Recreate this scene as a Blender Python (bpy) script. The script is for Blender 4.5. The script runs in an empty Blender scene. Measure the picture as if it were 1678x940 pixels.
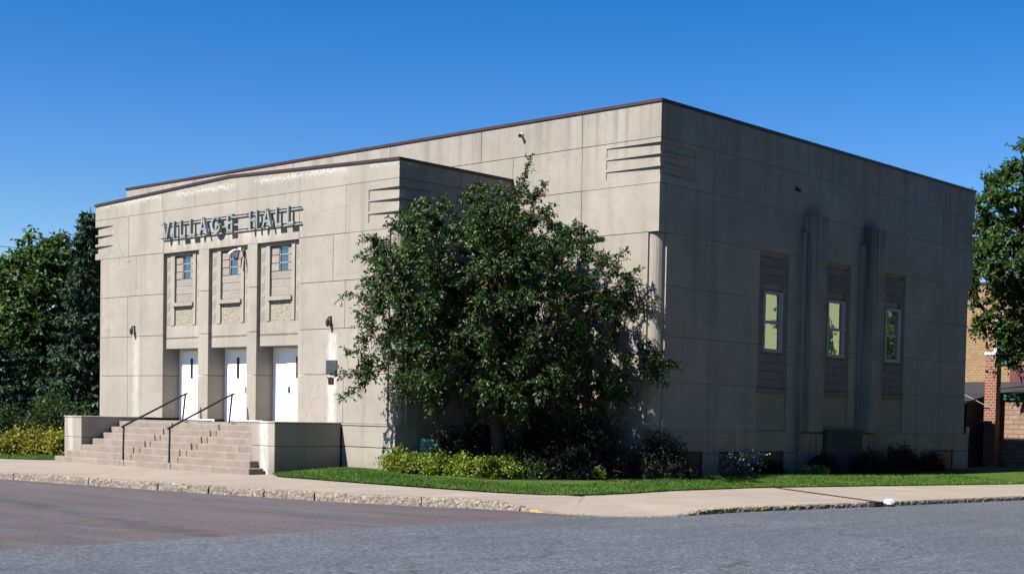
import bpy, bmesh, math, random
import numpy as np
from mathutils import Vector, Matrix
random.seed(7); RNG = np.random.default_rng(11)
SC = bpy.context.scene
COL = SC.collection

# ---------------------------------------------------------------- camera, sky, sun, exposure
F_PX, PX, PY, YAW, PITCH, ROLL = 2325.17, 956.24, 780.75, 0.7200, -0.0419, 0.0208
cam = bpy.data.cameras.new('camera'); co = bpy.data.objects.new('camera', cam); COL.objects.link(co)
fw = Vector((-math.sin(YAW)*math.cos(PITCH), math.cos(YAW)*math.cos(PITCH), math.sin(PITCH)))
rt = Vector((math.cos(YAW), math.sin(YAW), 0)); up = rt.cross(fw)
r2 = rt*math.cos(ROLL)+up*math.sin(ROLL); u2 = up*math.cos(ROLL)-rt*math.sin(ROLL)
M = Matrix((r2, u2, -fw)).transposed().to_4x4(); M.translation = (30.6592, -26.8059, 0.3508)
co.matrix_world = M
cam.sensor_fit = 'HORIZONTAL'; cam.sensor_width = 36; cam.lens = F_PX/1678*36
cam.shift_x = -(PX-839)/1678; cam.shift_y = (PY-470)/1678
cam.clip_end = 5000; SC.camera = co
SUN = Vector((-.24, -.92, 1.0)).normalized()
EL = math.asin(SUN.z); AZ = math.atan2(SUN.x, SUN.y)
w = bpy.data.worlds.new('World'); SC.world = w; w.use_nodes = True
nt = w.node_tree; bg = nt.nodes['Background']
sky = nt.nodes.new('ShaderNodeTexSky'); sky.sky_type = 'NISHITA'; sky.sun_disc = False
sky.sun_elevation = EL; sky.sun_rotation = AZ % (2*math.pi)
sky.air_density = 1.0; sky.dust_density = 0.05; sky.ozone_density = 3.0; sky.altitude = 300
hs = nt.nodes.new('ShaderNodeHueSaturation'); hs.inputs['Saturation'].default_value = 1.46; hs.inputs['Hue'].default_value = .514; hs.inputs['Value'].default_value = 1.0
nt.links.new(sky.outputs[0], hs.inputs['Color']); nt.links.new(hs.outputs[0], bg.inputs['Color'])
bg.inputs['Strength'].default_value = 0.054
sl = bpy.data.lights.new('sun', 'SUN'); sl.energy = 5.0; sl.angle = math.radians(.5); sl.color = (1, .955, .89)
so = bpy.data.objects.new('sun', sl); COL.objects.link(so)
so.rotation_euler = (-SUN).to_track_quat('-Z', 'Y').to_euler(); so.location = (-10, -40, 40)
SC.view_settings.view_transform = 'Standard'; SC.view_settings.look = 'None'
SC.view_settings.exposure = 1.37; SC.view_settings.gamma = 1

# ---------------------------------------------------------------- materials
ALB = .8      # overall albedo trim of weathered surfaces
class NT:
    def __init__(s, name):
        s.m = bpy.data.materials.new(name); s.m.use_nodes = True
        s.t = s.m.node_tree; s.b = s.t.nodes['Principled BSDF']
        s.tc = s.t.nodes.new('ShaderNodeTexCoord'); s.P = s.tc.outputs['Object']
    def n(s, typ, **kw):
        k = s.t.nodes.new(typ)
        for a, v in kw.items():
            if a.startswith('_'): setattr(k, a[1:], v)
        return k
    def set(s, sock, v):
        if isinstance(v, bpy.types.NodeSocket): s.t.links.new(v, sock)
        else: sock.default_value = (*v, 1) if isinstance(v, tuple) and len(v) == 3 and sock.type == 'RGBA' else v
    def math(s, op, a, b=0.0, c=None, clamp=False):
        k = s.n('ShaderNodeMath', _operation=op, _use_clamp=clamp); s.set(k.inputs[0], a); s.set(k.inputs[1], b)
        if c is not None: s.set(k.inputs[2], c)
        return k.outputs[0]
    def mapv(s, v, sc=(1, 1, 1), loc=(0, 0, 0)):
        k = s.n('ShaderNodeMapping'); s.set(k.inputs['Vector'], v); k.inputs['Scale'].default_value = sc; k.inputs['Location'].default_value = loc
        return k.outputs[0]
    def noise(s, scale, detail=4, rough=.55, v=None, sc=None, loc=(0, 0, 0)):
        v = s.P if v is None else v
        if sc: v = s.mapv(v, sc, loc)
        k = s.n('ShaderNodeTexNoise'); s.set(k.inputs['Vector'], v)
        k.inputs['Scale'].default_value = scale; k.inputs['Detail'].default_value = detail; k.inputs['Roughness'].default_value = rough
        return k.outputs['Fac']
    def vor(s, scale, v=None, feat='F1', out='Distance'):
        k = s.n('ShaderNodeTexVoronoi', _feature=feat); s.set(k.inputs['Vector'], s.P if v is None else v); k.inputs['Scale'].default_value = scale
        return k.outputs[out]
    def ramp(s, f, *st):
        k = s.n('ShaderNodeValToRGB'); s.set(k.inputs[0], f); e = k.color_ramp.elements
        while len(e) < len(st): e.new(.5)
        for i, (p, c) in enumerate(st):
            e[i].position = p; e[i].color = (c, c, c, 1) if not isinstance(c, tuple) else (*c, 1)
        return k.outputs[0]
    def step(s, f, a, b):
        k = s.n('ShaderNodeMapRange', _clamp=True); s.set(k.inputs[0], f); k.inputs[1].default_value = a; k.inputs[2].default_value = b
        return k.outputs[0]
    def mix(s, f, a, b, mode='MIX'):
        k = s.n('ShaderNodeMix', _data_type='RGBA', _blend_type=mode)
        s.set(k.inputs[0], f); s.set(k.inputs[6], a); s.set(k.inputs[7], b)
        return k.outputs[2]
    def xyz(s, v=None):
        k = s.n('ShaderNodeSeparateXYZ'); s.set(k.inputs[0], s.P if v is None else v); return k.outputs
    def island(s): return s.n('ShaderNodeNewGeometry').outputs['Random Per Island']
    def objrand(s): return s.n('ShaderNodeObjectInfo').outputs['Random']
    def bump(s, h, strength=.3, dist=.02):
        k = s.n('ShaderNodeBump'); s.set(k.inputs['Height'], h); k.inputs['Strength'].default_value = strength; k.inputs['Distance'].default_value = dist
        s.t.links.new(k.outputs[0], s.b.inputs['Normal']); return s
    def out(s, col, rough=.85, metal=0, spec=.3, dim=True):
        if dim: col = s.mix(1.0, col, (ALB, ALB, ALB), 'MULTIPLY')
        s.set(s.b.inputs['Base Color'], col); s.set(s.b.inputs['Roughness'], rough); s.b.inputs['Metallic'].default_value = metal
        s.b.inputs['Specular IOR Level'].default_value = spec; return s.m

def plain(name, c, rough=.6, metal=0, var=.25, scale=6, spec=.3, bump=.1):
    t = NT(name); n = t.noise(scale, 5); f = t.step(n, .3, .7)
    d = tuple(x*(1-var) for x in c)
    t.bump(t.noise(scale*12, 3), bump, .005)
    return t.out(t.mix(f, d, c), rough, metal, spec, max(c) < .6)

def concrete_facade(front=False):
    t = NT('facade_concrete_front' if front else 'facade_concrete')
    c1, c2 = (0.264, 0.237, 0.201), (0.330, 0.300, 0.258)
    col = t.mix(t.step(t.noise(.55, 6, .6), .35, .68), c1, c2)
    rnd = t.objrand()
    col = t.mix(t.math('MULTIPLY', rnd, .26), col, (0.216, 0.198, 0.180))
    st = t.step(t.noise(1.0, 5, .6, sc=(1.7, 1.7, .10)), .52, .74)      # rain streaks
    col = t.mix(t.math('MULTIPLY', st, .46), col, (0.156, 0.141, 0.120))
    cl = t.step(t.noise(3.2, 6, .65), .50, .75)                         # cloudy formwork tone
    col = t.mix(t.math('MULTIPLY', cl, .48), col, (0.210, 0.189, 0.156))
    pit = t.step(t.vor(26), .10, .03)
    col = t.mix(t.math('MULTIPLY', pit, .35), col, (0.120, 0.108, 0.090))
    X, Y, Z = t.xyz()
    gr = t.math('MULTIPLY', t.step(t.math('ADD', Z, t.math('MULTIPLY', t.noise(1.4, 5, .65), .9)), -.35, -1.05), .55)   # splash dirt above the soil
    col = t.mix(gr, col, (.13, .115, .095))
    wp = t.n('ShaderNodeVectorMath', _operation='ADD'); nz = t.n('ShaderNodeTexNoise'); t.set(nz.inputs['Vector'], t.P); nz.inputs['Scale'].default_value = 1.1; nz.inputs['Detail'].default_value = 5
    t.set(wp.inputs[0], t.P); t.set(wp.inputs[1], nz.outputs['Color'])
    ck = t.math('MULTIPLY', t.step(t.vor(.55, wp.outputs[0], 'DISTANCE_TO_EDGE'), .006, .001), t.step(t.noise(.7, 3, .5, sc=(1, 1, 1), loc=(9, 4, 2)), .5, .62))
    col = t.mix(t.math('MULTIPLY', ck, .6), col, (.10, .09, .08))                                             # hairline cracks
    if front:
        ef = t.noise(13, 7, .8, sc=(1.5, 1.5, .7)); top = t.math('SUBTRACT', 1, t.math('ABSOLUTE', t.math('MULTIPLY', t.math('SUBTRACT', Z, 7.50), 2.4)), clamp=True)
        big = t.step(t.noise(.5, 2), .30, .5)
        e = t.step(t.math('ADD', ef, t.math('MULTIPLY', t.math('MULTIPLY', top, big), .26)), .72, .76)
        e = t.math('MULTIPLY', e, t.step(Z, 6.8, 7.1))
        col = t.mix(t.math('MULTIPLY', e, .75), col, (0.480, 0.468, 0.444))
        wob = t.math('MULTIPLY', t.math('SUBTRACT', t.noise(2.2, 4), .5), .35)
        for cx, wd, ztop, a in ((-13.62, .24, 2.95, .42), (-2.88, .27, 2.75, .85)):
            dx = t.math('ABSOLUTE', t.math('ADD', t.math('SUBTRACT', X, cx), wob))
            s1 = t.math('MULTIPLY', t.step(dx, wd, wd*.35), t.step(Z, ztop, ztop-.15))
            s1 = t.math('MULTIPLY', s1, t.step(t.noise(3, 5, .7, sc=(2, 2, .35)), .25, .55))
            col = t.mix(t.math('MULTIPLY', s1, a), col, (0.510, 0.498, 0.456))
        lt = t.math('MULTIPLY', t.math('MULTIPLY', t.step(Z, 5.5, 5.9), t.step(Z, 6.15, 6.0)), t.step(t.noise(1, 4, .6, sc=(2.6, 2.6, .2)), .42, .62))
        lt = t.math('MULTIPLY', lt, t.math('MULTIPLY', t.step(X, -12.2, -11.6), t.step(X, -4.2, -4.8)))
        col = t.mix(t.math('MULTIPLY', lt, .6), col, (0.444, 0.432, 0.372))
    else:
        pat = t.step(t.noise(1.5, 7, .75), .63, .68)
        col = t.mix(t.math('MULTIPLY', pat, .35), col, (0.180, 0.168, 0.150))
        tw = t.math('MULTIPLY', t.step(Z, 7.0, 9.2), t.step(t.noise(1, 5, .6, sc=(3.0, 3.0, .08), loc=(5, 3, 0)), .50, .68))
        col = t.mix(t.math('MULTIPLY', tw, .8), col, (0.162, 0.153, 0.144))
        ef = t.step(t.math('ADD', t.noise(6, 7, .75), t.math('MULTIPLY', t.step(Z, 8.6, 9.2), .05)), .71, .74)
        col = t.mix(t.math('MULTIPLY', t.math('MULTIPLY', ef, t.step(t.noise(.6, 2, .5, loc=(3, 0, 0), sc=(1, 1, 1)), .5, .6)), .8), col, (0.432, 0.420, 0.396))
    h = t.math('ADD', t.math('MULTIPLY', t.noise(40, 4), .5), t.noise(2.5, 3))
    t.bump(h, .25, .02)
    return t.out(col, .9, 0, .2)

def blocks_mat(name, a, b, sc=9):
    t = NT(name); c = t.mix(t.step(t.noise(sc, 5, .7), .35, .65), a, b)
    c = t.mix(t.math('MULTIPLY', t.objrand(), .4), c, tuple(x*.8 for x in a))
    t.bump(t.noise(16, 5, .7), .6, .05); return t.out(c, .95, 0, .1)

def pebble_mat():
    t = NT('exposed_aggregate'); v = t.vor(26, out='Color'); k = t.n('ShaderNodeSeparateColor'); t.set(k.inputs[0], v)
    c = t.ramp(k.outputs[0], (0, (0.216, 0.162, 0.108)), (.35, (0.372, 0.318, 0.240)), (.7, (0.408, 0.372, 0.312)), (1, (0.132, 0.102, 0.072)))
    d = t.vor(26); c = t.mix(t.step(d, .42, .6), c, (0.252, 0.228, 0.186))
    t.bump(t.math('SUBTRACT', 1, d), .9, .03); return t.out(c, .85, 0, .2)

def asphalt(name, c, fleck, warm=None):
    t = NT(name); n = t.noise(.35, 6, .6); col = t.mix(t.step(n, .3, .7), tuple(x*.80 for x in c), c)
    st = t.step(t.noise(.8, 6, .65, sc=(.16, 1.4, 1) if warm else (1.4, .16, 1)), .5, .72)
    col = t.mix(t.math('MULTIPLY', st, .46), col, tuple(x*.6 for x in c))
    for vs, am in ((85, .5), (24, .72)):
        k = t.n('ShaderNodeSeparateColor'); t.set(k.inputs[0], t.vor(vs, out='Color'))
        col = t.mix(t.math('MULTIPLY', t.step(k.outputs[0], .55, .95), am), col, fleck)
        col = t.mix(t.math('MULTIPLY', t.step(k.outputs[1], .6, 1.0), am+.1), col, tuple(x*.35 for x in c))
    st2 = t.step(t.noise(1.6, 5, .7, sc=(.12, 1.6, 1) if warm else (1.6, .12, 1), loc=(3, 7, 0)), .48, .62)
    col = t.mix(t.math('MULTIPLY', st2, .5 if warm else .34), col, tuple(x*.55 for x in c))
    mid = t.noise(14, 4, .7); col = t.mix(t.math('MULTIPLY', t.step(mid, .45, .7), .28), col, tuple(x*.55 for x in c))
    k2 = t.n('ShaderNodeSeparateColor'); t.set(k2.inputs[0], t.vor(15, out='Color'))
    sp = t.math('MULTIPLY', t.step(k2.outputs[0], .93, .95), t.step(t.vor(15), .16, .1))
    col = t.mix(t.math('MULTIPLY', sp, .6), col, tuple(min(x*2.2, .6) for x in fleck))
    wp = t.n('ShaderNodeVectorMath', _operation='ADD'); nz = t.n('ShaderNodeTexNoise'); t.set(nz.inputs['Vector'], t.P); nz.inputs['Scale'].default_value = .9; nz.inputs['Detail'].default_value = 6
    t.set(wp.inputs[0], t.P); t.set(wp.inputs[1], nz.outputs['Color'])
    ck = t.math('MULTIPLY', t.step(t.vor(.28, wp.outputs[0], 'DISTANCE_TO_EDGE'), .009, .003), t.step(t.noise(.25, 3, .5, loc=(2, 6, 0), sc=(1, 1, 1)), .48, .58))
    col = t.mix(t.math('MULTIPLY', ck, .6), col, (.035, .033, .035))
    pt = t.step(t.noise(.22, 4, .6, loc=(8, 1, 0), sc=(1, 1, 1)), .44, .62)
    col = t.mix(t.math('MULTIPLY', pt, .30), col, tuple(x*.55 for x in c))
    if warm:
        col = t.mix(t.math('MULTIPLY', t.step(t.noise(.5, 4, .6, loc=(4, 2, 0), sc=(.35, 2.2, 1)), .42, .62), .5), col, warm)
        col = t.mix(t.math('MULTIPLY', t.step(t.noise(.7, 5, .65, loc=(1, 9, 0), sc=(.3, 2.0, 1)), .5, .62), .5), col, (.105, .105, .125))
        X, Y, Z = t.xyz()                                              # oil-darkened wheel track towards the side street
        dd = t.math('ABSOLUTE', t.math('SUBTRACT', t.math('ADD', Y, t.math('MULTIPLY', X, .21)), t.math('ADD', -12.1, t.math('MULTIPLY', t.noise(.5, 3), 1.0))))
        tr = t.math('MULTIPLY', t.step(dd, .5, .05), t.step(t.noise(2, 4, .6), .3, .6))
        col = t.mix(t.math('MULTIPLY', tr, .6), col, (.04, .038, .042))
    t.bump(t.math('ADD', t.noise(120, 3, .7), t.math('MULTIPLY', mid, .6)), .7, .02)
    return t.out(col, .85, 0, .25)

def leaf_mat(name, c1, c2, c3=None, rough=.45, trans=.3, p3=.96):
    t = NT(name); r = t.island(); col = t.mix(r, c1, c2)
    col = t.mix(t.step(t.noise(.9, 3), .35, .65), col, tuple(x*.72 for x in c1))
    if c3: col = t.mix(t.step(t.math('FRACT', t.math('MULTIPLY', r, 17.3)), p3, p3+.01), col, c3)
    t.out(col, rough+.08, 0, .28)
    tr = t.n('ShaderNodeBsdfTranslucent'); t.set(tr.inputs['Color'], t.mix(.5, col, (.10, .16, .02)))
    ms = t.n('ShaderNodeMixShader'); ms.inputs[0].default_value = trans
    t.t.links.new(t.b.outputs[0], ms.inputs[1]); t.t.links.new(tr.outputs[0], ms.inputs[2])
    t.t.links.new(ms.outputs[0], t.t.nodes['Material Output'].inputs['Surface']); return t.m

def brick_mat(name, a, b, mortar, bw=.215, bh=.075, ms=.012, wall='xz', blotch=.5):
    t = NT(name); X, Y, Z = t.xyz(); cb = t.n('ShaderNodeCombineXYZ')
    t.set(cb.inputs[0], t.math('ADD', X, Y)); t.set(cb.inputs[1], Z)
    k = t.n('ShaderNodeTexBrick'); t.set(k.inputs['Vector'], cb.outputs[0])
    k.inputs['Color1'].default_value = (*a, 1); k.inputs['Color2'].default_value = (*b, 1); k.inputs['Mortar'].default_value = (*mortar, 1)
    k.inputs['Scale'].default_value = 1; k.inputs['Brick Width'].default_value = bw; k.inputs['Row Height'].default_value = bh; k.inputs['Mortar Size'].default_value = ms; k.inputs['Bias'].default_value = 0
    col = t.mix(t.math('MULTIPLY', t.step(t.noise(1.2, 5, .6), .4, .7), blotch), k.outputs['Color'], tuple(x*.6 for x in a))
    t.bump(t.math('ADD', t.math('MULTIPLY', k.outputs['Fac'], -1), t.math('MULTIPLY', t.noise(30, 3), .4)), .6, .02)
    return t.out(col, .9, 0, .15)

MT = {}
MT['front'] = concrete_facade(True); MT['conc'] = concrete_facade(False)
def fin_m():
    t = NT('dark_streaked_concrete'); X, Y, Z = t.xyz()
    col = t.mix(t.step(t.noise(.8, 6, .65), .35, .65), (.19, .175, .155), (.26, .24, .21))  # fins toned darker than the walls, dark streaks densest towards the top
    st = t.step(t.math('ADD', t.noise(1, 5, .6, sc=(5, 5, .12)), t.math('MULTIPLY', t.step(Z, 5.6, 6.9), .12)), .50, .66)
    t.bump(t.noise(30, 4), .3, .02); return t.out(t.mix(t.math('MULTIPLY', st, .7), col, (.055, .052, .055)), .9, 0, .2)
MT['fin'] = fin_m()
def step_m():
    t = NT('step_concrete'); col = t.mix(t.step(t.noise(2.2, 6, .65), .3, .7), (.175, .146, .122), (.265, .222, .188))
    col = t.mix(t.math('MULTIPLY', t.step(t.noise(1, 5, .7, sc=(1.2, 6, 6)), .5, .7), .4), col, (.19, .155, .13))
    ch = t.math('MULTIPLY', t.step(t.noise(3.5, 6, .8, loc=(7, 1, 3), sc=(1, 1, 1)), .66, .68), t.step(t.noise(.9, 2, .5, loc=(1, 5, 0), sc=(1, 1, 1)), .5, .56))
    col = t.mix(t.math('MULTIPLY', ch, .85), col, (.5, .46, .42)); t.bump(t.noise(30, 4, .7), .4, .01); return t.out(col, .9, 0, .2)
MT['step'] = step_m()
MT['walk'] = None
def walk():
    t = NT('sidewalk_concrete'); col = t.mix(t.step(t.noise(.8, 6, .65), .3, .7), (0.248, 0.208, 0.171), (0.322, 0.276, 0.229))
    col = t.mix(t.math('MULTIPLY', t.objrand(), .42), col, (0.223, 0.192, 0.167))
    col = t.mix(t.math('MULTIPLY', t.step(t.noise(5, 6, .7), .52, .72), .4), col, (0.186, 0.158, 0.130))
    k = t.n('ShaderNodeSeparateColor'); t.set(k.inputs[0], t.vor(60, out='Color'))
    col = t.mix(t.math('MULTIPLY', t.step(k.outputs[0], .8, 1), .35), col, (0.124, 0.105, 0.087))
    t.bump(t.noise(50, 4, .7), .4, .015); return t.out(col, .9, 0, .2)
MT['walk'] = walk()
def curb_m(name, yellow):
    t = NT(name); k = t.n('ShaderNodeSeparateColor'); t.set(k.inputs[0], t.vor(24, out='Color'))
    c = t.ramp(k.outputs[0], (0, (.085, .066, .052)), (.4, (.19, .155, .122)), (.75, (.255, .215, .178)), (.95, (.29, .26, .22)), (1, (.42, .40, .37)))
    c = t.mix(t.math('MULTIPLY', t.step(t.noise(2.5, 6, .7), .40, .65), .65), c, (0.149, 0.118, 0.093))
    if yellow: c = t.mix(t.step(t.noise(3.5, 6, .75), .47, .60), c, (0.409, 0.267, 0.062))
    t.bump(t.math('ADD', t.math('SUBTRACT', 1, t.vor(24)), t.noise(40, 3)), .7, .02); return t.out(c, .9, 0, .2)
MT['curb'] = curb_m('aggregate_curb', False); MT['curby'] = curb_m('yellow_painted_curb', True)
MT['asph'] = asphalt('reddish_asphalt', (.104, .090, .096), (.165, .145, .15), (.118, .088, .088))
MT['asph2'] = asphalt('grey_asphalt', (.094, .109, .128), (.22, .237, .265))
MT['dark'] = plain('dark_metal', (.02, .018, .018), .5, 0, spec=.4)
MT['coping'] = plain('brown_coping', (.055, .030, .032), .5, .2, var=.3, scale=2, spec=.4)
MT['rail'] = plain('black_rail', (.014, .012, .012), .4, 0, spec=.5)
MT['white'] = plain('white_door_paint', (.80, .80, .79), .5, 0, var=.05, scale=2, spec=.4)
MT['wframe'] = plain('window_frame_paint', (.30, .30, .31), .5, 0, var=.12)
MT['muntin'] = plain('steel_muntin', (.30, .31, .32), .5, 0, var=.1)
MT['letter'] = plain('teal_letter_metal', (.25, .31, .325), .5, .1, var=.3, scale=3, spec=.5)
MT['plaq'] = plain('bronze_plaque', (.10, .115, .12), .4, .5, var=.4, scale=14, bump=.8)
MT['plaq2'] = plain('dark_brown_plaque', (.04, .02, .022), .4, .3, var=.4, scale=14)
MT['block'] = blocks_mat('split_face_block', (.25, .222, .195), (.32, .288, .255))
MT['pinkblock'] = blocks_mat('pink_split_block', (0.180, 0.153, 0.150), (0.228, 0.198, 0.192))
MT['pebble'] = pebble_mat()
def glass(name, tint=(.02, .03, .035), refl=.35):
    t = NT(name); t.out(tint, .25, 0, .5); g = t.n('ShaderNodeBsdfGlossy'); g.inputs['Roughness'].default_value = .015; g.inputs['Color'].default_value = (.95, .97, 1, 1)
    k = t.n('ShaderNodeBump'); t.set(k.inputs['Height'], t.noise(1.6, 2)); k.inputs['Strength'].default_value = .04; k.inputs['Distance'].default_value = .05
    t.t.links.new(k.outputs[0], g.inputs['Normal'])
    ms = t.n('ShaderNodeMixShader'); ms.inputs[0].default_value = refl
    t.t.links.new(t.b.outputs[0], ms.inputs[1]); t.t.links.new(g.outputs[0], ms.inputs[2])
    t.t.links.new(ms.outputs[0], t.t.nodes['Material Output'].inputs['Surface']); return t.m
MT['glass'] = glass('window_glass', refl=.2); MT['glass2'] = glass('coated_window_glass', (.012, .015, .015), .55)
MT['lawn'] = None
def lawn_m():
    t = NT('lawn_soil_grass'); c = t.mix(t.step(t.noise(3, 6, .7), .35, .65), (.035, .07, .012), (.07, .125, .02))
    c = t.mix(t.math('MULTIPLY', t.step(t.noise(1.3, 5, .7, loc=(2, 0, 0), sc=(1, 1, 1)), .56, .7), .7), c, (.15, .105, .06))
    t.bump(t.noise(30, 4), .8, .05); return t.out(c, .95, 0, .1)
MT['lawn'] = lawn_m()
MT['soil'] = plain('planting_bed_soil', (.055, .038, .026), .95, var=.5, scale=8, spec=.1, bump=.8)
MT['grass'] = leaf_mat('grass_blades', (0.0609, 0.1615, 0.0135), (0.1177, 0.2453, 0.0297), (0.2651, 0.2577, 0.0878), .6, .35, .93)
MT['crab'] = leaf_mat('crabapple_leaves', (0.0235, 0.0521, 0.0115), (0.0425, 0.0916, 0.0167), (0.1052, 0.0315, 0.0167), .38, .16, .988)
MT['maple'] = leaf_mat('maple_leaves', (0.0308, 0.0700, 0.0140), (0.0560, 0.1162, 0.0224), None, .45, .3)
MT['decid'] = leaf_mat('ash_leaves', (0.0347, 0.0819, 0.0182), (0.0656, 0.1312, 0.0255), None, .45, .25)
MT['spruce'] = leaf_mat('spruce_needles', (0.0324, 0.0730, 0.0403), (0.0713, 0.1344, 0.0749), (0.1166, 0.2074, 0.1238), .6, .06, .9)
MT['spirea'] = leaf_mat('spirea_leaves', (0.1161, 0.1944, 0.0175), (0.2336, 0.2916, 0.0243), (0.3105, 0.2430, 0.0392), .5, .3, .9)
MT['golden'] = leaf_mat('golden_leaves', (0.2595, 0.2370, 0.0270), (0.4755, 0.3675, 0.0375), (0.1080, 0.1620, 0.0330), .5, .25, .86)
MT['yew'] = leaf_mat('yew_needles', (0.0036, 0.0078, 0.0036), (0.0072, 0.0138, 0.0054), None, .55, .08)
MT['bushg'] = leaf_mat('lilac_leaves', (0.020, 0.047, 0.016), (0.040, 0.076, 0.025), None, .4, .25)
MT['hosta'] = leaf_mat('pale_leaves', (0.130, 0.216, 0.043), (0.259, 0.331, 0.101), (0.432, 0.432, 0.324), .5, .3, .8)
MT['flower'] = leaf_mat('flower_stalks', (0.036, 0.050, 0.029), (0.072, 0.079, 0.058), (0.396, 0.374, 0.446), .6, .2, .72)
MT['bark'] = plain('bark', (.075, .06, .05), .95, var=.55, scale=9, spec=.1, bump=.9)
MT['bench'] = plain('green_bench_paint', (.08, .30, .23), .45, 0, var=.2, spec=.4)
MT['ybrick'] = brick_mat('yellow_brick', (.36, .235, .115), (.25, .155, .075), (.20, .155, .10), .25, .125, .022, blotch=.4)
MT['rbrick'] = brick_mat('red_brick', (0.260, 0.074, 0.037), (0.186, 0.053, 0.031), (0.260, 0.211, 0.174), .23, .12, .022, blotch=.3)
MT['stone'] = brick_mat('rough_pink_stone', (0.248, 0.155, 0.118), (0.310, 0.211, 0.155), (0.161, 0.118, 0.093), .52, .21, .025, blotch=.3)
MT['roof'] = plain('black_roofing', (.03, .032, .036), .7, 0, var=.4, scale=2)
MT['fascia'] = plain('green_fascia', (.03, .14, .10), .5, 0)
MT['shed'] = plain('dark_shed_siding', (.05, .05, .058), .8, 0)
MT['maroon'] = plain('maroon_paint', (.13, .04, .04), .6, 0)
MT['cap'] = plain('pale_cap', (.62, .60, .56), .8, 0)
MT['rock'] = plain('white_rock', (.75, .73, .69), .9, 0, var=.3, scale=12, bump=.6)
MT['rust'] = plain('rusty_iron', (.06, .028, .022), .7, .3, var=.5, scale=10)
MT['siding'] = plain('pale_yellow_siding', (.27, .30, .15), .8, 0, var=.08)
MT['galv'] = plain('lamp_grey', (.42, .40, .38), .5, .2)
MT['lampd'] = plain('lamp_bronze', (.06, .045, .035), .5, .3)

# ---------------------------------------------------------------- mesh helpers
def tag(o, label=None, cat=None, group=None, kind=None):
    for k, v in (('label', label), ('category', cat), ('group', group), ('kind', kind)):
        if v: o[k] = v
    return o
def empty(name, loc, label, cat, group=None, rz=0):
    o = bpy.data.objects.new(name, None); COL.objects.link(o); o.location = loc; o.rotation_euler.z = rz; o.empty_display_size = .3
    return tag(o, label, cat, group)
def link(name, me, mat, parent=None, local=False):
    o = bpy.data.objects.new(name, me); COL.objects.link(o)
    if mat: me.materials.append(mat) if not me.materials else None
    if parent is not None:
        o.parent = parent
        if not local:
            if parent.type == 'EMPTY': o.matrix_parent_inverse = Matrix.Translation(parent.location).inverted()
    return o
class MB:
    def __init__(s): s.v = []; s.f = []
    def add(s, vs, fs):
        k = len(s.v); s.v += [tuple(v) for v in vs]; s.f += [tuple(i+k for i in f) for f in fs]; return s
    def box(s, x0, x1, y0, y1, z0, z1):
        return s.add([(x0,y0,z0),(x1,y0,z0),(x1,y1,z0),(x0,y1,z0),(x0,y0,z1),(x1,y0,z1),(x1,y1,z1),(x0,y1,z1)],
                     [(0,3,2,1),(4,5,6,7),(0,1,5,4),(1,2,6,5),(2,3,7,6),(3,0,4,7)])
    def prism(s, poly, z0, z1):
        n = len(poly); area = sum(poly[i][0]*poly[(i+1)%n][1]-poly[(i+1)%n][0]*poly[i][1] for i in range(n))
        if area < 0: poly = poly[::-1]
        zt = z1 if callable(z1) else (lambda x, y: z1); zb = z0 if callable(z0) else (lambda x, y: z0)
        vs = [(x, y, zb(x, y)) for x, y in poly]+[(x, y, zt(x, y)) for x, y in poly]
        return s.add(vs, [tuple(range(n))[::-1], tuple(range(n, 2*n))]+[(i, (i+1)%n, n+(i+1)%n, n+i) for i in range(n)])
    def slab(s, poly, y0, y1):          # polygon in x,z extruded along y
        n = len(poly); vs = [(x, y0, z) for x, z in poly]+[(x, y1, z) for x, z in poly]
        area = sum(poly[i][0]*poly[(i+1)%n][1]-poly[(i+1)%n][0]*poly[i][1] for i in range(n))
        fs = [tuple(range(n)), tuple(range(n, 2*n))[::-1]]+[((i+1)%n, i, n+i, n+(i+1)%n) for i in range(n)]
        if area < 0: fs = [f[::-1] for f in fs]
        return s.add(vs, fs)
    def obox(s, c, ax, ay, az):         # oriented box: centre and three half axes
        c, ax, ay, az = map(Vector, (c, ax, ay, az))
        vs = [c+sx*ax+sy*ay+sz*az for sz in (-1, 1) for sx, sy in ((-1,-1),(1,-1),(1,1),(-1,1))]
        return s.add(vs, [(0,3,2,1),(4,5,6,7),(0,1,5,4),(1,2,6,5),(2,3,7,6),(3,0,4,7)])
    def tube(s, pts, rads, n=8, cap=True):
        pts = [Vector(p) for p in pts]; rings = []
        if not isinstance(rads, (list, tuple)): rads = [rads]*len(pts)
        for i, p in enumerate(pts):
            d = (pts[min(i+1, len(pts)-1)]-pts[max(i-1, 0)]).normalized()
            a = d.cross(Vector((0, 0, 1)) if abs(d.z) < .9 else Vector((1, 0, 0))).normalized(); b = d.cross(a)
            rings.append([p+(a*math.cos(q*2*math.pi/n)+b*math.sin(q*2*math.pi/n))*rads[i] for q in range(n)])
        vs = [v for r in rings for v in r]; fs = []
        for i in range(len(pts)-1):
            for q in range(n): fs.append((i*n+q, i*n+(q+1)%n, (i+1)*n+(q+1)%n, (i+1)*n+q))
        if cap: fs += [tuple(range(n))[::-1], tuple(range((len(pts)-1)*n, len(pts)*n))]
        return s.add(vs, fs)
    def build(s, name, mat, parent=None, local=False, smooth=False, bevel=0):
        me = bpy.data.meshes.new(name); me.from_pydata(s.v, [], s.f)
        if bevel or smooth or True:
            bm = bmesh.new(); bm.from_mesh(me)
            bmesh.ops.recalc_face_normals(bm, faces=bm.faces)
            if bevel: bmesh.ops.bevel(bm, geom=[e for e in bm.edges if len(e.link_faces) == 2 and e.calc_face_angle(0) > .6], offset=bevel, segments=1, affect='EDGES')
            bm.to_mesh(me); bm.free()
        if smooth:
            for p in me.polygons: p.use_smooth = True
        return link(name, me, mat, parent, local)
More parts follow.
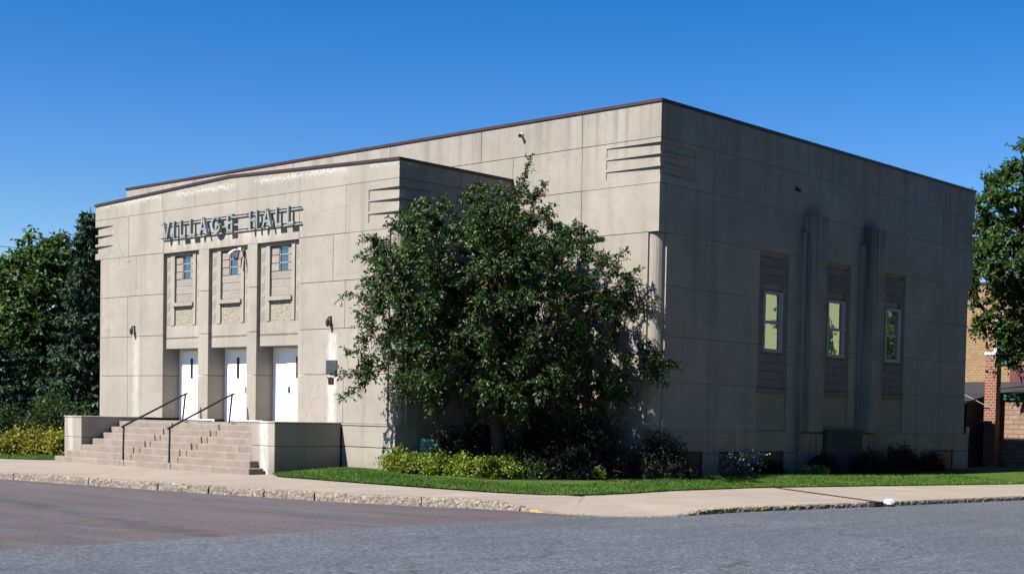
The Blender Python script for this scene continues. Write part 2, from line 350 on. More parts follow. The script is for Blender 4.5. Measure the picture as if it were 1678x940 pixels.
def B(name, mat, parent, x0, x1, y0, y1, z0, z1, bevel=0, local=False):
    return MB().box(x0, x1, y0, y1, z0, z1).build(name, mat, parent, local, bevel=bevel)

# ---------------------------------------------------------------- the village hall
W0, D1, XL, XR, YB = -16.35, 4.58, -22.0, 5.75, 23.95
G = .0065                                   # half a panel joint
hall = empty('village_hall', (-5, 10, -1.45), 'grey concrete village hall with flat roof, streamlined corner grooves and three tall entrance bays', 'building')
FM, CM = MT['front'], MT['conc']
def P(x0, x1, y0, y1, z0, z1, mat=CM, name='concrete_panel'): return B(name, mat, hall, x0, x1, y0, y1, z0, z1, bevel=.006)
ztop = lambda x: 7.49+.27*(1-min(1, abs(x+8.2)/8.2))
ZR = [0.03, 1.465, 2.82, 4.22, 5.6, 7.0]
BX = [(-11.95, -9.86), (-9.29, -7.17), (-6.66, -4.54)]
T = .72
# front rows left and right of the bays
for i in range(4):
    z0, z1 = ZR[i]+G, ZR[i+1]-G
    zp = 5.57 if i == 3 else z1
    jl = (-14.15, -14.18, -14.18, -13.65)[i]; jr = (-2.36, None, -2.33, -2.9)[i]
    P(-15.97, jl-G, 0, T, z0, z1, FM); P(jl+G, BX[0][0], 0, T, z0, z1, FM)
    if jr: P(BX[2][1], jr-G, 0, T, z0, z1, FM); P(jr+G, -.38, 0, T, z0, z1, FM)
    else: P(BX[2][1], -.38, 0, T, z0, z1, FM)
    for a, b in ((BX[0][1], BX[1][0]), (BX[1][1], BX[2][0])):
        P(a, b, 0, T, z0, zp, FM, 'pier_panel')
    for sx, yy in ((0, ((.38, 2.4), (2.4, 4.56))),):
        for a, b in yy: P(sx-.15, sx, a+G, b-G, z0, z1)
    P(W0, W0+.15, .38, 4.5, z0, z1)
# row over the bays (the sign stands on it) and gable parapet row
z0, z1 = 5.6+G, 7.0-G
P(-14.14+G, BX[0][0]-G, 0, T, z0, z1, FM); P(BX[0][0]+G, BX[2][1]-G, 0, T, 5.574, z1, FM); P(BX[2][1]+G, -2.34-G, 0, T, z0, z1, FM)
cuts = [W0, -12.02, -10.11, -4.52, 0]
for a, b in zip(cuts[:-1], cuts[1:]):
    a2, b2 = a+(G if a > W0 else 0), b-(G if b < 0 else 0)
    xs = [a2, b2]+([-8.2] if a2 < -8.2 < b2 else []); xs.sort()
    MB().slab([(a2, 7.0+G), (b2, 7.0+G)]+[(x, ztop(x)) for x in xs[::-1]], 0, T).build('parapet_panel', FM, hall)
for a, b in ((.15, 2.4), (2.4, 4.56)):
    P(-.15, 0, (.725 if a < 1 else a+G), b-G, 7.0+G, 7.49)
for a, b in ((1.8, 3.2), (3.2, 4.56)): P(-.15, 0, a+G, b-G, z0, z1)
# streamlined corner blocks: three grooves that deepen towards the corner
def corner(cx, cy, sx, sy, lx, ly, bx, by, z0, z1, bands, mat, th=.15, dp=.075):
    m = MB(); L = lambda pts: [(cx+sx*u, cy+sy*v) for u, v in pts]
    full = L([(0, 0), (lx, 0), (lx, th), (th, th), (th, ly), (0, ly)])
    cut = L([(dp, dp), (bx, .025), (bx, 0), (lx, 0), (lx, th), (th, th), (th, ly), (0, ly), (0, by), (.025, by)])
    z = z0
    for lo, hi in sorted(bands):
        m.prism(full, z, lo); m.prism(cut, lo, hi); z = hi
    m.prism(full, z, z1); return m.build('grooved_corner', mat, hall)
FB = ((6.48, 6.76), (6.15, 6.43), (5.82, 6.07)); HB = ((7.83, 8.09), (7.50, 7.76), (7.20, 7.42))
corner(0, 0, -1, 1, 2.34-G, 1.8-G, 1.32, 1.2, z0, z1, FB, FM)
corner(W0, 0, 1, 1, 2.21-G, 1.8, 1.17, 1.2, z0, z1, FB, FM)
def column(cx, cy, z0, z1):
    m = MB(); m.tube([(cx, cy, z0), (cx, cy, z1)], .29, 20)
    return m.build('corner_column', FM, hall, smooth=False)
column(-.345, .345, .03, 5.60); column(W0+.345, .345, .03, 5.60)
column(XR-.345, D1+.345, .03, 5.59); column(XR-.345, YB-.345, .03, 5.59)
# bays
for bi, (xl, xr) in enumerate(BX):
    P(xl+.002, xr-.002, .12, .7, 2.37, 2.69, FM, 'lintel'); P(xl+.002, xr-.002, .12, .5, 2.74, 3.14, FM, 'spandrel_panel')
    m = MB(); m.box(xl+.002, xr-.002, .16, .5, 2.691, 2.739)
    x = xl+.03
    while x < xr-.06: m.box(x, x+.035, .125, .165, 2.695, 2.735); x += .068
    m.build('dentil_trim', FM, hall)
    a, b, c, d = xl+.52, xr-.50, xl+.32, xr-.33
    B('bay_back', CM, hall, xl+.003, xr-.003, .24, .5, 3.15, 5.565)
    B('bay_head', FM, hall, xl+.004, xr-.004, .10, .24, 5.47, 5.56)
    for x0, x1 in ((c, a), (b, d)): B('bay_frame', FM, hall, x0, x1, .10, .239, 3.145, 5.469)
    for x0, x1 in ((xl+.004, c-.035), (d+.035, xr-.004)):
        B('trim_strip', FM, hall, x0, x1, .125, .238, 3.145, 5.468)
        m = MB(); n = 5
        for k in range(n):
            zc = 3.33+k*.46
            for q in range(4):
                zz = zc-.13+q*.075; m.obox(((x0+x1)/2, .123, zz), ((x1-x0)*.36, 0, .05), (0, .007, 0), (-.006, 0, .011))
        h = m.build('hatched_relief', FM, hall); h['kind'] = 'stuff'
    # split faced block infill round the little window
    wx0, wx1 = xl+.9, xl+1.36
    rows = [3.91, 4.18, 4.43, 4.68, 4.93, 5.18, 5.44]
    for r in range(6):
        za, zb = rows[r]+.008, rows[r+1]-.008; jit = random.uniform(0, .012)
        spans = ((a+.004, b-.004),) if r < 3 else ((a+.004, wx0-.004), (wx1+.004, b-.004))
        for x0, x1 in spans: B('block', MT['block'], hall, x0, x1, .165+jit, .237, za, zb, bevel=.01)
    B('mortar_bed', MT['front'], hall, a, b, .182, .235, 3.9, 4.67)
    wn = B('window', MT['muntin'], hall, wx0+.001, wx1-.001, .234, .239, 4.69, 5.462)
    for k in range(3):
        za, zb = 4.70+k*.253, 4.70+k*.253+.238
        B('pane', MT['glass'], wn, wx0+.015, wx1-.015, .226, .2335, za, zb)
        B('muntin', MT['muntin'], wn, wx0+.002, wx1-.002, .205, .2255, zb-.004, zb+.020)
    for x0, x1 in ((wx0+.002, wx0+.024), (wx1-.024, wx1-.002)): B('frame', MT['muntin'], wn, x0, x1, .20, .2335, 4.688, 5.464)
    B('sill', FM, hall, a-.04, b+.06, .035, .239, 3.77, 3.9, bevel=.01)
    B('pebble_panel', MT['pebble'], hall, a+.002, b-.002, .15, .237, 3.147, 3.768)
    # white doors
    rel = .77 if bi == 2 else .27
    y = .62
    B('door_frame', MT['white'], hall, xl+.003, xr-.003, y+.03, .76, -.03, 2.368)
    side = (xl+.2, xl+.75) if bi == 2 else (xl+1.39, xl+1.95)
    B('side_panel', MT['white'], hall, side[0], side[1], y, y+.03, -.01, 2.34, bevel=.006)
    dr = B('door', MT['white'], hall, xl+rel, xl+rel+1.1, y-.015, y+.028, -.01, 2.32, bevel=.006)
    sc = xl+rel+.555
    B('slit_window', MT['dark'], dr, sc-.065, sc+.065, y-.03, y-.014, 1.39, 2.06)
    kx = xl+rel+(.16 if bi == 2 else .97)
    B('handle', MT['galv'] if bi < 2 else MT['dark'], dr, kx-.03, kx+.03, y-.06, y-.014, .92, 1.12, bevel=.008)
# building core and plinth
core = MB()
core.box(W0+.15, -.15, .76, D1+.2, -1.6, 7.3)
core.box(XL+.15, XR-.4, D1+.31, YB-.4, -1.6, 9.05); core.box(XR-.41, XR-.152, D1+.75, YB-.75, -1.6, 9.0)
core.box(XL+.2, XR-.152, D1+.311, YB-.16, 5.63, 9.04)
core.build('wall_core', CM, hall)
def plinth(x0, x1, y0, y1, z0=-1.6, z1=-.02, mat=CM): return P(x0, x1, y0, y1, z0, z1, mat, 'plinth_panel')
for za, zb in ((-1.7, -.66), (-.64, -.02)):
    plinth(-2.36, -.0, -.02, .7, za, zb, FM); plinth(W0-.02, -14.0, -.02, .7, za, zb, FM)
    plinth(-.18, .02, .71, 4.57, za, zb)
    plinth(.03, 5.42, D1-.02, D1+.3, za, zb)
    ys = [4.561, 8.2, 11.8, 16.4, 20.2, YB+.02]
    for a, b in zip(ys[:-1], ys[1:]): plinth(5.43, XR+.02, a+G, b-G, za, zb)
B('water_table', FM, hall, -2.37, .045, -.045, .72, -.018, .031); B('water_table', FM, hall, W0-.04, -13.9, -.045, .72, -.018, .031)
B('water_table', CM, hall, -.2, .046, .721, 4.55, -.018, .031); B('water_table', CM, hall, .047, 5.40, D1-.045, D1+.2, -.018, .031)
B('water_table', CM, hall, 5.401, XR+.045, D1-.045, YB+.04, -.018, .031)
# hall front wall (right of and above the entrance block)
HR = [.032, 1.4, 2.7, 4.12, 5.6, 6.96, 8.22]
def hp(x0, x1, z0, z1): return P(x0, x1, D1, D1+.3, z0+G, z1-G)
for i in range(6):
    z0_, z1_ = HR[i], HR[i+1]; xe = XR-.38 if i < 4 else XR
    if i < 4:
        hp(.001, 2.07, z0_, z1_); hp(3.75, xe, z0_, z1_)
    else:
        xs = [.001, 2.83, xe] if i == 4 else [.001, 2.83]
        for a, b in zip(xs[:-1], xs[1:]): hp(a+G, b-G, z0_, z1_)
P(2.08, 3.74, D1, D1+.3, 5.56, 5.59)
B('bay_back', CM, hall, 2.071, 3.749, D1+.17, D1+.29, .03, 5.56); B('pebble_panel', MT['pebble'], hall, 2.09, 3.73, D1+.06, D1+.168, .04, 1.25)
B('sill', CM, hall, 2.06, 3.76, D1-.04, D1+.168, 1.26, 1.38)
z = 1.39; k = 0
while z < 5.4:
    xs = [2.09, 2.64, 3.18, 3.73] if k % 2 else [2.09, 2.37, 2.91, 3.45, 3.73]
    for a, b in zip(xs[:-1], xs[1:]): B('block', MT['block'], hall, a+.006, b-.006, D1+.05+random.uniform(0, .02), D1+.169, z+.006, min(z+.262, 5.55), bevel=.008)
    z += .27; k += 1
for a, b in ((XL, -17.2), (-17.2, -10.98), (-10.98, -5.7), (-5.7, 0)):
    P(a+G, b-G, D1, D1+.3, 7.3, 8.22-G)
for a, b in ((XL, -17.2), (-17.2, -10.98), (-10.98, -5.7), (-5.7, -1.4), (-1.4, 2.81), (2.81, XR)):
    P(a+G, b-(G if b < XR else 0), D1, D1+.3, 8.22+G, 9.2, CM, 'parapet_panel')
# hall side wall in the shade
SB = [(9.62, 11.26), (13.22, 15.0), (17.04, 18.74)]
GS = .0035
def sp(y0, y1, z0, z1, n='concrete_panel'): return P(XR-.15, XR, y0+GS, y1-GS, z0+GS, z1-GS, CM, n)
for i in range(4):
    a, b = HR[i], HR[i+1]
    for y0, y1 in ((D1+.37, 7.08), (7.08, SB[0][0]-G), (SB[0][1]+G, SB[1][0]-G), (SB[1][1]+G, SB[2][0]-G), (SB[2][1]+G, 21.5), (21.5, YB-.37)): sp(y0, y1, a, b)
for a, b in ((5.6, 6.96),):
    for y0, y1 in ((D1+.312, 7.08), (7.08, 9.5), (9.5, 14.1), (14.1, 18.7), (18.7, 21.5), (21.5, YB)): sp(y0, y1, a, b)
for y0, y1 in ((7.1, 9.5), (9.5, 14.1), (14.1, 18.7), (18.7, 21.4)): sp(y0, y1, 6.96, 8.22)
for y0, y1 in ((D1+.312, 7.08), (7.08, 9.5), (9.5, 14.1), (14.1, 18.7), (18.7, 21.5), (21.5, YB)): P(XR-.15, XR, y0+GS, y1-GS, 8.22+GS, 9.2, CM, 'parapet_panel')
corner(XR, D1, -1, 1, XR-2.83-G, 2.5, 1.99, 1.62, 6.96+G, 8.22-G, HB, CM)
corner(XR, YB, -1, -1, 2.3, 2.5, 1.99, 1.7, 6.96+G, 8.22-G, HB, CM, dp=.045)
for bi, (ya, yb) in enumerate(SB):
    x = XR
    P(XR-.15, XR, ya-.003, yb+.003, 5.572, 5.595)
    B('bay_back', CM, hall, x-.151, x-.13, ya-.01, yb+.01, .04, 5.57)
    B('pebble_panel', MT['pebble'], hall, x-.129, x-.05, ya+.02, yb-.02, .045, 1.22)
    B('sill', MT['pinkblock'], hall, x-.128, x+.035, ya-.03, yb+.03, 1.23, 1.36)
    wy0, wy1 = (9.92, 10.98) if bi == 0 else ((13.62, 14.72) if bi == 1 else (17.42, 18.5))
    z, k = 1.365, 0
    while z < 5.4:
        za, zb = z+.006, min(z+.264, 5.56); off = .27 if k % 2 else 0
        ys = [ya+.01]+[ya+.3+off+q*.54 for q in range(4) if ya+.1 < ya+.3+off+q*.54 < yb-.1]+[yb-.01]
        for p, q in zip(ys[:-1], ys[1:]):
            segs = [(p, q)]
            if zb > 2.48 and za < 4.40: segs = [(p, min(q, wy0)), (max(p, wy1), q)]
            for s0, s1 in segs:
                if s1-s0 > .06: B('block', MT['pinkblock'], hall, x-.129, x-.045-random.uniform(0, .018), s0+.004, s1-.004, za-.002, zb+.002, bevel=.006)
        z += .27; k += 1
    wn = MB()
    for args in ((wy0, wy0+.09, 2.5, 4.38), (wy1-.16, wy1, 2.5, 4.38)): wn.box(x-.128, x-.02, args[0], args[1], args[2], args[3])
    wn.box(x-.128, x-.015, wy0+.091, wy1-.161, 4.30, 4.379); wn.box(x-.128, x-.005, wy0+.091, wy1-.161, 2.501, 2.60)
    wn = wn.build('window', MT['wframe'], hall)
    B('sash_rail', MT['wframe'], wn, x-.105, x-.045, wy0+.091, wy1-.161, 3.38, 3.47)
    B('pane', MT['glass2'], wn, x-.125, x-.09, wy0+.0915, wy1-.1615, 3.471, 4.299); B('pane', MT['glass2'], wn, x-.115, x-.075, wy0+.0915, wy1-.1615, 2.601, 3.379)
# stepped buttress fins
for y0 in (11.78, 15.50):
    f = MB(); f.box(XR+.001, XR+.20, y0, y0+1.32, .032, 6.35); f.box(XR+.001, XR+.38, y0+.22, y0+1.10, .033, 6.93)
    f.build('buttress_fin', MT['fin'], hall, bevel=.012)
    B('fin_base', MT['fin'], hall, XR+.021, XR+.24, y0-.02, y0+1.34, -1.6, -.019)
# dark areaway bulkhead between the fins and dark basement windows
m = MB(); m.box(XR+.021, XR+.36, 13.17, 15.44, -1.6, .05); m.box(XR+.021, XR+.40, 13.15, 15.46, .051, .11)
m.build('basement_hatch', MT['shed'], hall)
for ya, yb in ((5.67, 6.76), (7.76, 8.77), (9.86, 11.05), (18.2, 19.4), (21.0, 22.6)):
    bw = MB(); bw.box(XR+.0205, XR+.05, ya-.06, ya, -1.35, -.58); bw.box(XR+.0205, XR+.05, yb, yb+.06, -1.35, -.58); bw.box(XR+.0205, XR+.055, ya, yb, -.64, -.58)
    bw = bw.build('basement_window', MT['shed'], hall); B('pane', MT['dark'], bw, XR+.021, XR+.028, ya+.001, yb-.001, -1.35, -.641)
# roofs and coping
m = MB()
for a, b in ((W0-.03, -8.2), (-8.2, .03)):
    m.slab([(a, ztop(a)+.003), (b, ztop(b)+.003), (b, ztop(b)+.085), (a, ztop(a)+.085)], -.035, .30)
m.box(-.25, .034, .301, D1-.005, 7.495, 7.576); m.box(W0-.034, W0+.25, .301, D1-.005, 7.495, 7.576)
m.build('coping', MT['coping'], hall)
m = MB(); m.box(XL-.03, XR+.035, D1-.035, D1+.3, 9.203, 9.288); m.box(XR-.25, XR+.0349, D1+.301, YB+.035, 9.203, 9.2875)
m.box(XL-.03, XL+.2, D1+.301, YB+.03, 9.203, 9.287); m.build('coping', MT['coping'], hall)
m = MB(); m.box(W0+.26, -.26, .32, D1-.01, 7.2, 7.33); m.box(XL+.22, XR-.26, D1+.31, YB-.1, 9.06, 9.12); m.build('roof', MT['roof'], hall)

# ---------------------------------------------------------------- entrance steps
steps = empty('entrance_steps', (-8.2, -1.5, -1.5), 'wide tan concrete entrance steps between two low cheek walls', 'steps')
SZ = [-1.29, -1.09, -.89, -.69, -.49, -.29, -.10]; SY = [-2.98, -2.72, -2.42, -2.06, -1.70, -1.38, -1.06]
XA, XB = -12.93, -3.48
for i, (zt, yf) in enumerate(zip(SZ, SY)):
    xa, xb = ((-13.62, -2.8) if i == 0 else (-13.3, -3.12) if i == 1 else (XA+.002, XB-.002))
    yb_ = SY[i+1]+.25 if i < 6 else .6
    zb = -1.75 if i == 0 else SZ[i-1]-.12
    js = [xa]+[x for x in (-9.6, -7.0, -4.55) if i in (0, 3)]+[xb]
    for a, b in zip(js[:-1], js[1:]):
        if i < 2: yb_ = -2.425 if (a < XA-.1 or b > XB+.1) and False else yb_
        B('step', MT['step'], steps, a+(.004 if a > xa else 0), b-(.004 if b < xb else 0), yf, yb_-.002*i, zb+.001*i, zt, bevel=.018)
B('landing', MT['step'], steps, XA+.01, XB-.01, -.5, .70, -.3, -.045)
for xa, xb in ((-14.02, -12.93), (XB, -2.38)):
    for za, zb in ((-1.75, -.657), (-.65, .0)):
        B('cheek_wall', FM, steps, xa, xb, -2.42, -.046, za, zb, bevel=.014)
    B('cheek_cap', FM, steps, xa-.012, xb+.012, -2.435, -.047, .001, .05, bevel=.012)

for i, (X, lab) in enumerate(((-9.8, 'black pipe handrail on the steps nearer the left cheek wall'), (-7.2, 'black pipe handrail on the steps nearer the right cheek wall'))):
    h = empty('handrail', (X, -1.7, -.7), lab, 'handrail', 'handrails on the entrance steps')
    MB().tube([(X, -2.74, -1.29), (X, -2.72, -.22)], .03).build('post', MT['rail'], h); MB().tube([(X, -.60, -.05), (X, -.50, .82)], .03).build('post', MT['rail'], h)
    MB().tube([(X, -2.80, -.26), (X, -2.72, -.22), (X, -.50, .84), (X, -.42, .86)], .032).build('rail', MT['rail'], h)
# dark joint marks on the risers
for base in (-9.35, -6.75):
    for i in range(6):
        x = base+.0*i; o = B('riser_joint', MT['dark'], steps, x-.018, x+.018, SY[i]-.004, SY[i]+.02, SZ[i]-.17, SZ[i]-.01)
    
# ---------------------------------------------------------------- sign, lamps, plaques
sign = empty('wall_sign', (-8.2, -.1, 6.28), 'pale blue metal letters reading VILLAGE HALL mounted on two thin rails', 'sign')
zr0, zr1 = 6.06, 6.52
for z in (zr0, zr1):
    MB().box(-11.97, -4.37, -.085, -.058, z-.016, z+.016).build('sign_rail', MT['dark'], sign)
for x in (-11.9, -10.3, -8.25, -7.2, -6.3, -4.42):
    for z in (zr0, zr1): B('bracket', MT['dark'], sign, x-.013, x+.013, -.057, -.001, z-.014, z+.014)
H = .56; ZB = 6.01
def stroke(m, x0, z0, x1, z1, wd=.072):
    d = Vector((x1-x0, 0, z1-z0)); L = d.length/2; d.normalize(); n = Vector((d.z, 0, -d.x))
    m.obox(((x0+x1)/2, -.145, (z0+z1)/2), d*L, n*wd/2, (0, .05, 0))
def letter(ch, cx):
    m = MB(); b, t, w_ = ZB, ZB+H, .2
    if ch == 'V': stroke(m, cx-.19, t, cx, b); stroke(m, cx+.19, t, cx+.001, b)
    if ch == 'I': stroke(m, cx, b, cx, t)
    if ch == 'L': stroke(m, cx-.12, b, cx-.12, t); stroke(m, cx-.078, b+.042, cx+.15, b+.042)
    if ch == 'A': stroke(m, cx-.20, b, cx, t); stroke(m, cx+.20, b, cx+.001, t); stroke(m, cx-.10, b+.19, cx+.10, b+.19, .07)
    if ch == 'E':
        stroke(m, cx-.12, b, cx-.12, t)
        for z in (b+.042, (b+t)/2, t-.042): stroke(m, cx-.078, z, cx+.15, z)
    if ch == 'H': stroke(m, cx-.17, b, cx-.17, t); stroke(m, cx+.17, b, cx+.17, t); stroke(m, cx-.128, (b+t)/2, cx+.128, (b+t)/2)
    if ch == 'G':
        R, n = H/2, 18; pts = []
        for i in range(n+1):
            a = math.radians(48+i*(312-6)/n); pts.append((math.cos(a), math.sin(a)))
        o = [(cx+p*R*.92, b+R+q*R) for p, q in pts]; ii = [(cx+p*(R-.074)*.9, b+R+q*(R-.074)) for p, q in pts]
        for k in range(n): m.slab([o[k], o[k+1], ii[k+1], ii[k]], -.195, -.095)
        stroke(m, cx+.02, b+R-.02, cx+.27, b+R-.02)
    return m.build('letter_'+ch.lower(), MT['letter'], sign)
for ch, x in zip('VILLAGEHALL', (-11.52, -11.07, -10.54, -9.97, -9.37, -8.65, -7.88, -6.63, -5.94, -5.33, -4.74)): letter(ch, x)

def lamp(x, lab):
    o = empty('wall_lamp', (x, 0, 3.0), lab, 'lamp', 'lamps either side of the entrance')
    B('back_plate', MT['lampd'], o, x-.03, x+.03, -.022, -.001, 2.90, 3.20)
    MB().tube([(x, -.02, 3.12), (x, -.10, 3.18), (x, -.14, 3.11)], .016, 6).build('arm', MT['lampd'], o)
    MB().tube([(x, -.14, 3.12), (x, -.14, 3.06), (x+.01, -.14, 2.92), (x+.01, -.14, 2.87)], [.02, .062, .055, .02], 10).build('shade', MT['lampd'], o)
    MB().tube([(x-.07, -.05, 3.20), (x-.06, -.08, 2.96)], [.02, .032], 8).build('bulb_housing', MT['galv'], o)
lamp(-13.70, 'small bronze lantern on the wall left of the three doors'); lamp(-2.95, 'small bronze lantern on the wall above the grey plaque')
fl = empty('floodlight', (-7.5, -.15, 5.3), 'twin white floodlight fixed over the middle upper window', 'floodlight')
B('junction_box', MT['cap'], fl, -7.60, -7.46, -.06, .09, 5.40, 5.50)
for dx, dz, mt in ((-.24, .0, 'cap'), (.12, -.12, 'lampd')):
    MB().tube([(-7.53, -.05, 5.44), (-7.53+dx*.5, -.12, 5.42+dz*.4)], .014, 6).build('arm', MT[mt], fl)
    MB().tube([(-7.53+dx*.5, -.10, 5.44+dz*.4), (-7.53+dx*.7, -.16, 5.40+dz), (-7.53+dx*1.1, -.25, 5.28+dz*1.4)], [.022, .04, .058], 10).build('lamp_head', MT[mt], fl)
MB().tube([(-7.53, -.10, 5.36), (-7.58, -.18, 5.2), (-7.59, -.2, 5.12)], [.02, .035, .05], 10).build('lamp_head', MT['lampd'], fl)
hl = empty('wall_spotlight', (.40, D1-.1, 8.87), 'tiny pale spotlight high on the main hall front wall', 'spotlight')
B('mount', MT['cap'], hl, .33, .42, D1-.05, D1-.001, 8.82, 8.93); MB().tube([(.37, D1-.05, 8.88), (.44, D1-.18, 8.82)], [.03, .06], 8).build('lamp_head', MT['lampd'], hl)
sl2 = empty('wall_spotlight', (XR+.05, 11.52, 7.69), 'tiny dark spotlight high on the shaded side wall', 'spotlight')
B('mount', MT['lampd'], sl2, XR+.001, XR+.05, 11.46, 11.58, 7.63, 7.76); MB().tube([(XR+.04, 11.52, 7.69), (XR+.16, 11.5, 7.62)], [.03, .06], 8).build('lamp_head', MT['lampd'], sl2)
pq = B('plaque', MT['plaq'], None, -3.15, -2.63, -.03, -.001, 1.49, 1.89, bevel=.01); tag(pq, 'grey square metal plaque on the wall right of the doors', 'plaque')
for k in range(4):
    B('raised_line', MT['plaq'], pq, -3.07+.02*(k % 2), -2.72, -.036, -.0301, 1.56+k*.07, 1.585+k*.07)
pq2 = B('nameplate', MT['plaq2'], None, -3.04, -2.79, -.028, -.001, 1.18, 1.38, bevel=.008); tag(pq2, 'small dark brown square plate below the grey plaque', 'plaque')

# ---------------------------------------------------------------- ground, streets, sidewalk, curb
def zst(x, y=0):
    t = min(1, max(0, (x-4)/8)); t = t*t*(3-2*t); return -1.72+.10*t
def sheet(name, mat, poly_rows, z, kind='structure', parent=None):
    pass
EDGE = [(-60,-11.5),(-20,-8.6),(-8.2,-7.7),(-3,-7.15),(.4,-6.7),(2.8,-6.25),(6.05,-5.75),(9.2,-5.40),(10.8,-5.45),(12.1,-5.42),(12.9,-4.95),(13.2,-3.9),(13.1,-1.8),(13.8,3.2),(14.5,9.6),(17,33),(22,70)]
def heightgrid(name, mat, xs, ys, zf):
    m = MB(); n = len(ys); m.v = [(x, y, zf(x, y)) for x in xs for y in ys]
    m.f = [(i*n+j, (i+1)*n+j, (i+1)*n+j+1, i*n+j+1) for i in range(len(xs)-1) for j in range(n-1)]
    o = m.build(name, mat); o['kind'] = 'structure'; return o
heightgrid('ground', MT['lawn'], [-900, -60, 0, 60, 900], [-900, -60, 0, 60, 900], lambda x, y: -1.86)
heightgrid('front_street', MT['asph'], [-120, -60, -20, 0, 2]+[4+i for i in range(9)]+[12.2], [-40, -20, -10, 0], lambda x, y: zst(x))
heightgrid('side_street', MT['asph2'], [11.95, 12.3, 13, 16, 20, 24.5], [-90, -40, -20, -10, -5, 0, 10, 40, 90], lambda x, y: zst(12)+.004)
# curb stones and sidewalk slabs
sw = bpy.data.objects.new('sidewalk', None); COL.objects.link(sw); sw['kind'] = 'structure'
cb = bpy.data.objects.new('curb', None); COL.objects.link(cb); cb['kind'] = 'structure'
def resample(pl, step):
    out = []
    for (x0, y0), (x1, y1) in zip(pl[:-1], pl[1:]):
        n = max(1, int(math.hypot(x1-x0, y1-y0)/step))
        out += [(x0+(x1-x0)*i/n, y0+(y1-y0)*i/n) for i in range(n)]
    return out+[pl[-1]]
def curb_h(x, y):
    if y < -4.6: return .20-.185*min(1, max(0, (x-9.2)/1.7))
    return .015+.095*min(1, max(0, (y+4.0)/1.2))
def normals(pl):
    r = []
    for i in range(len(pl)):
        a, b = pl[max(0, i-1)], pl[min(len(pl)-1, i+1)]; dx, dy = b[0]-a[0], b[1]-a[1]; L = math.hypot(dx, dy); r.append((-dy/L, dx/L))
    return r
E1 = resample([p for p in EDGE if -20 <= p[0] <= 17], .3)
# smooth the corner a little
for _ in range(2): E1 = [E1[0]]+[((a[0]+2*b[0]+c[0])/4, (a[1]+2*b[1]+c[1])/4) for a, b, c in zip(E1[:-2], E1[1:-1], E1[2:])]+[E1[-1]]
NN = normals(E1)
acc = 0; seg = []; segs = []
nextlen = 2.0
for i in range(len(E1)):
    seg.append(i)
    if i: acc += math.hypot(E1[i][0]-E1[i-1][0], E1[i][1]-E1[i-1][1])
    if acc > nextlen or i == len(E1)-1:
        segs.append(seg); seg = [i]; acc = 0; nextlen = random.uniform(1.3, 3.2)
for sgi in segs:
    if len(sgi) < 2: continue
    pts, nrm = [], []
    for a, b in zip(sgi[:-1], sgi[1:]):
        for q in range(4):
            t = q/4; pts.append((E1[a][0]*(1-t)+E1[b][0]*t, E1[a][1]*(1-t)+E1[b][1]*t)); nrm.append((NN[a][0]*(1-t)+NN[b][0]*t, NN[a][1]*(1-t)+NN[b][1]*t))
    pts.append(E1[sgi[-1]]); nrm.append(NN[sgi[-1]])
    for q, q2 in ((0, 1), (-1, -2)):                       # open cracks between the kerb lengths
        dx, dy = pts[q2][0]-pts[q][0], pts[q2][1]-pts[q][1]; dl = math.hypot(dx, dy); pts[q] = (pts[q][0]+dx/dl*.022, pts[q][1]+dy/dl*.022)
    m = MB(); nr = 7
    for k, ((x, y), (nx, ny)) in enumerate(zip(pts, nrm)):
        h = curb_h(x, y); zs_ = zst(x); j = lambda s: random.uniform(-s, s)*(1 if h > .05 else .3)
        e = .02 if k in (0, len(pts)-1) else 0
        prof = [(-.0, -.15), (-.01+j(.008), .0), (.0+j(.012), h*.5), (.015+j(.012), h*.85), (.05+j(.01), h+j(.012)-e*1.8), (.11, h+j(.012)-e*1.6), (.165, h+.002), ]
        m.v += [(x+nx*u, y+ny*u, zs_+v) for u, v in prof]
        if k:
            for q in range(nr-1): m.f.append(((k-1)*nr+q, k*nr+q, k*nr+q+1, (k-1)*nr+q+1))
    cx = pts[len(pts)//2]
    yel = (9.0 < cx[0] < 12.6 and cx[1] < -4.2) or (cx[0] > 12.5 and -4.2 < cx[1] < -0.6)
    if yel: yel = True
    m.build('curb_stone', MT['curby'] if yel else MT['curb'], cb, local=True)
LAWN_O = [(-2.36,-2.44),(-1.46,-2.98),(1.46,-3.1),(4.2,-3.1),(6.9,-3.1),(8.3,-2.8),(9.0,-2.0),(8.95,-.2),(8.7,1.64),(8.9,5.4),(10.2,10.5),(11.6,16),(15.5,33),(20,70)]
LAWN_I = [(-2.36,-.03),(-1.46,-.03),(-.4,-.03),(.03,.2),(.03,2.4),(.04,4.5),(3,4.5),(5.7,4.5),(5.8,5.2),(5.8,7.4),(5.8,12.5),(5.8,18),(5.8,33),(5.8,70)]
def walk_z(x, y): return zst(x)+curb_h(x, y)
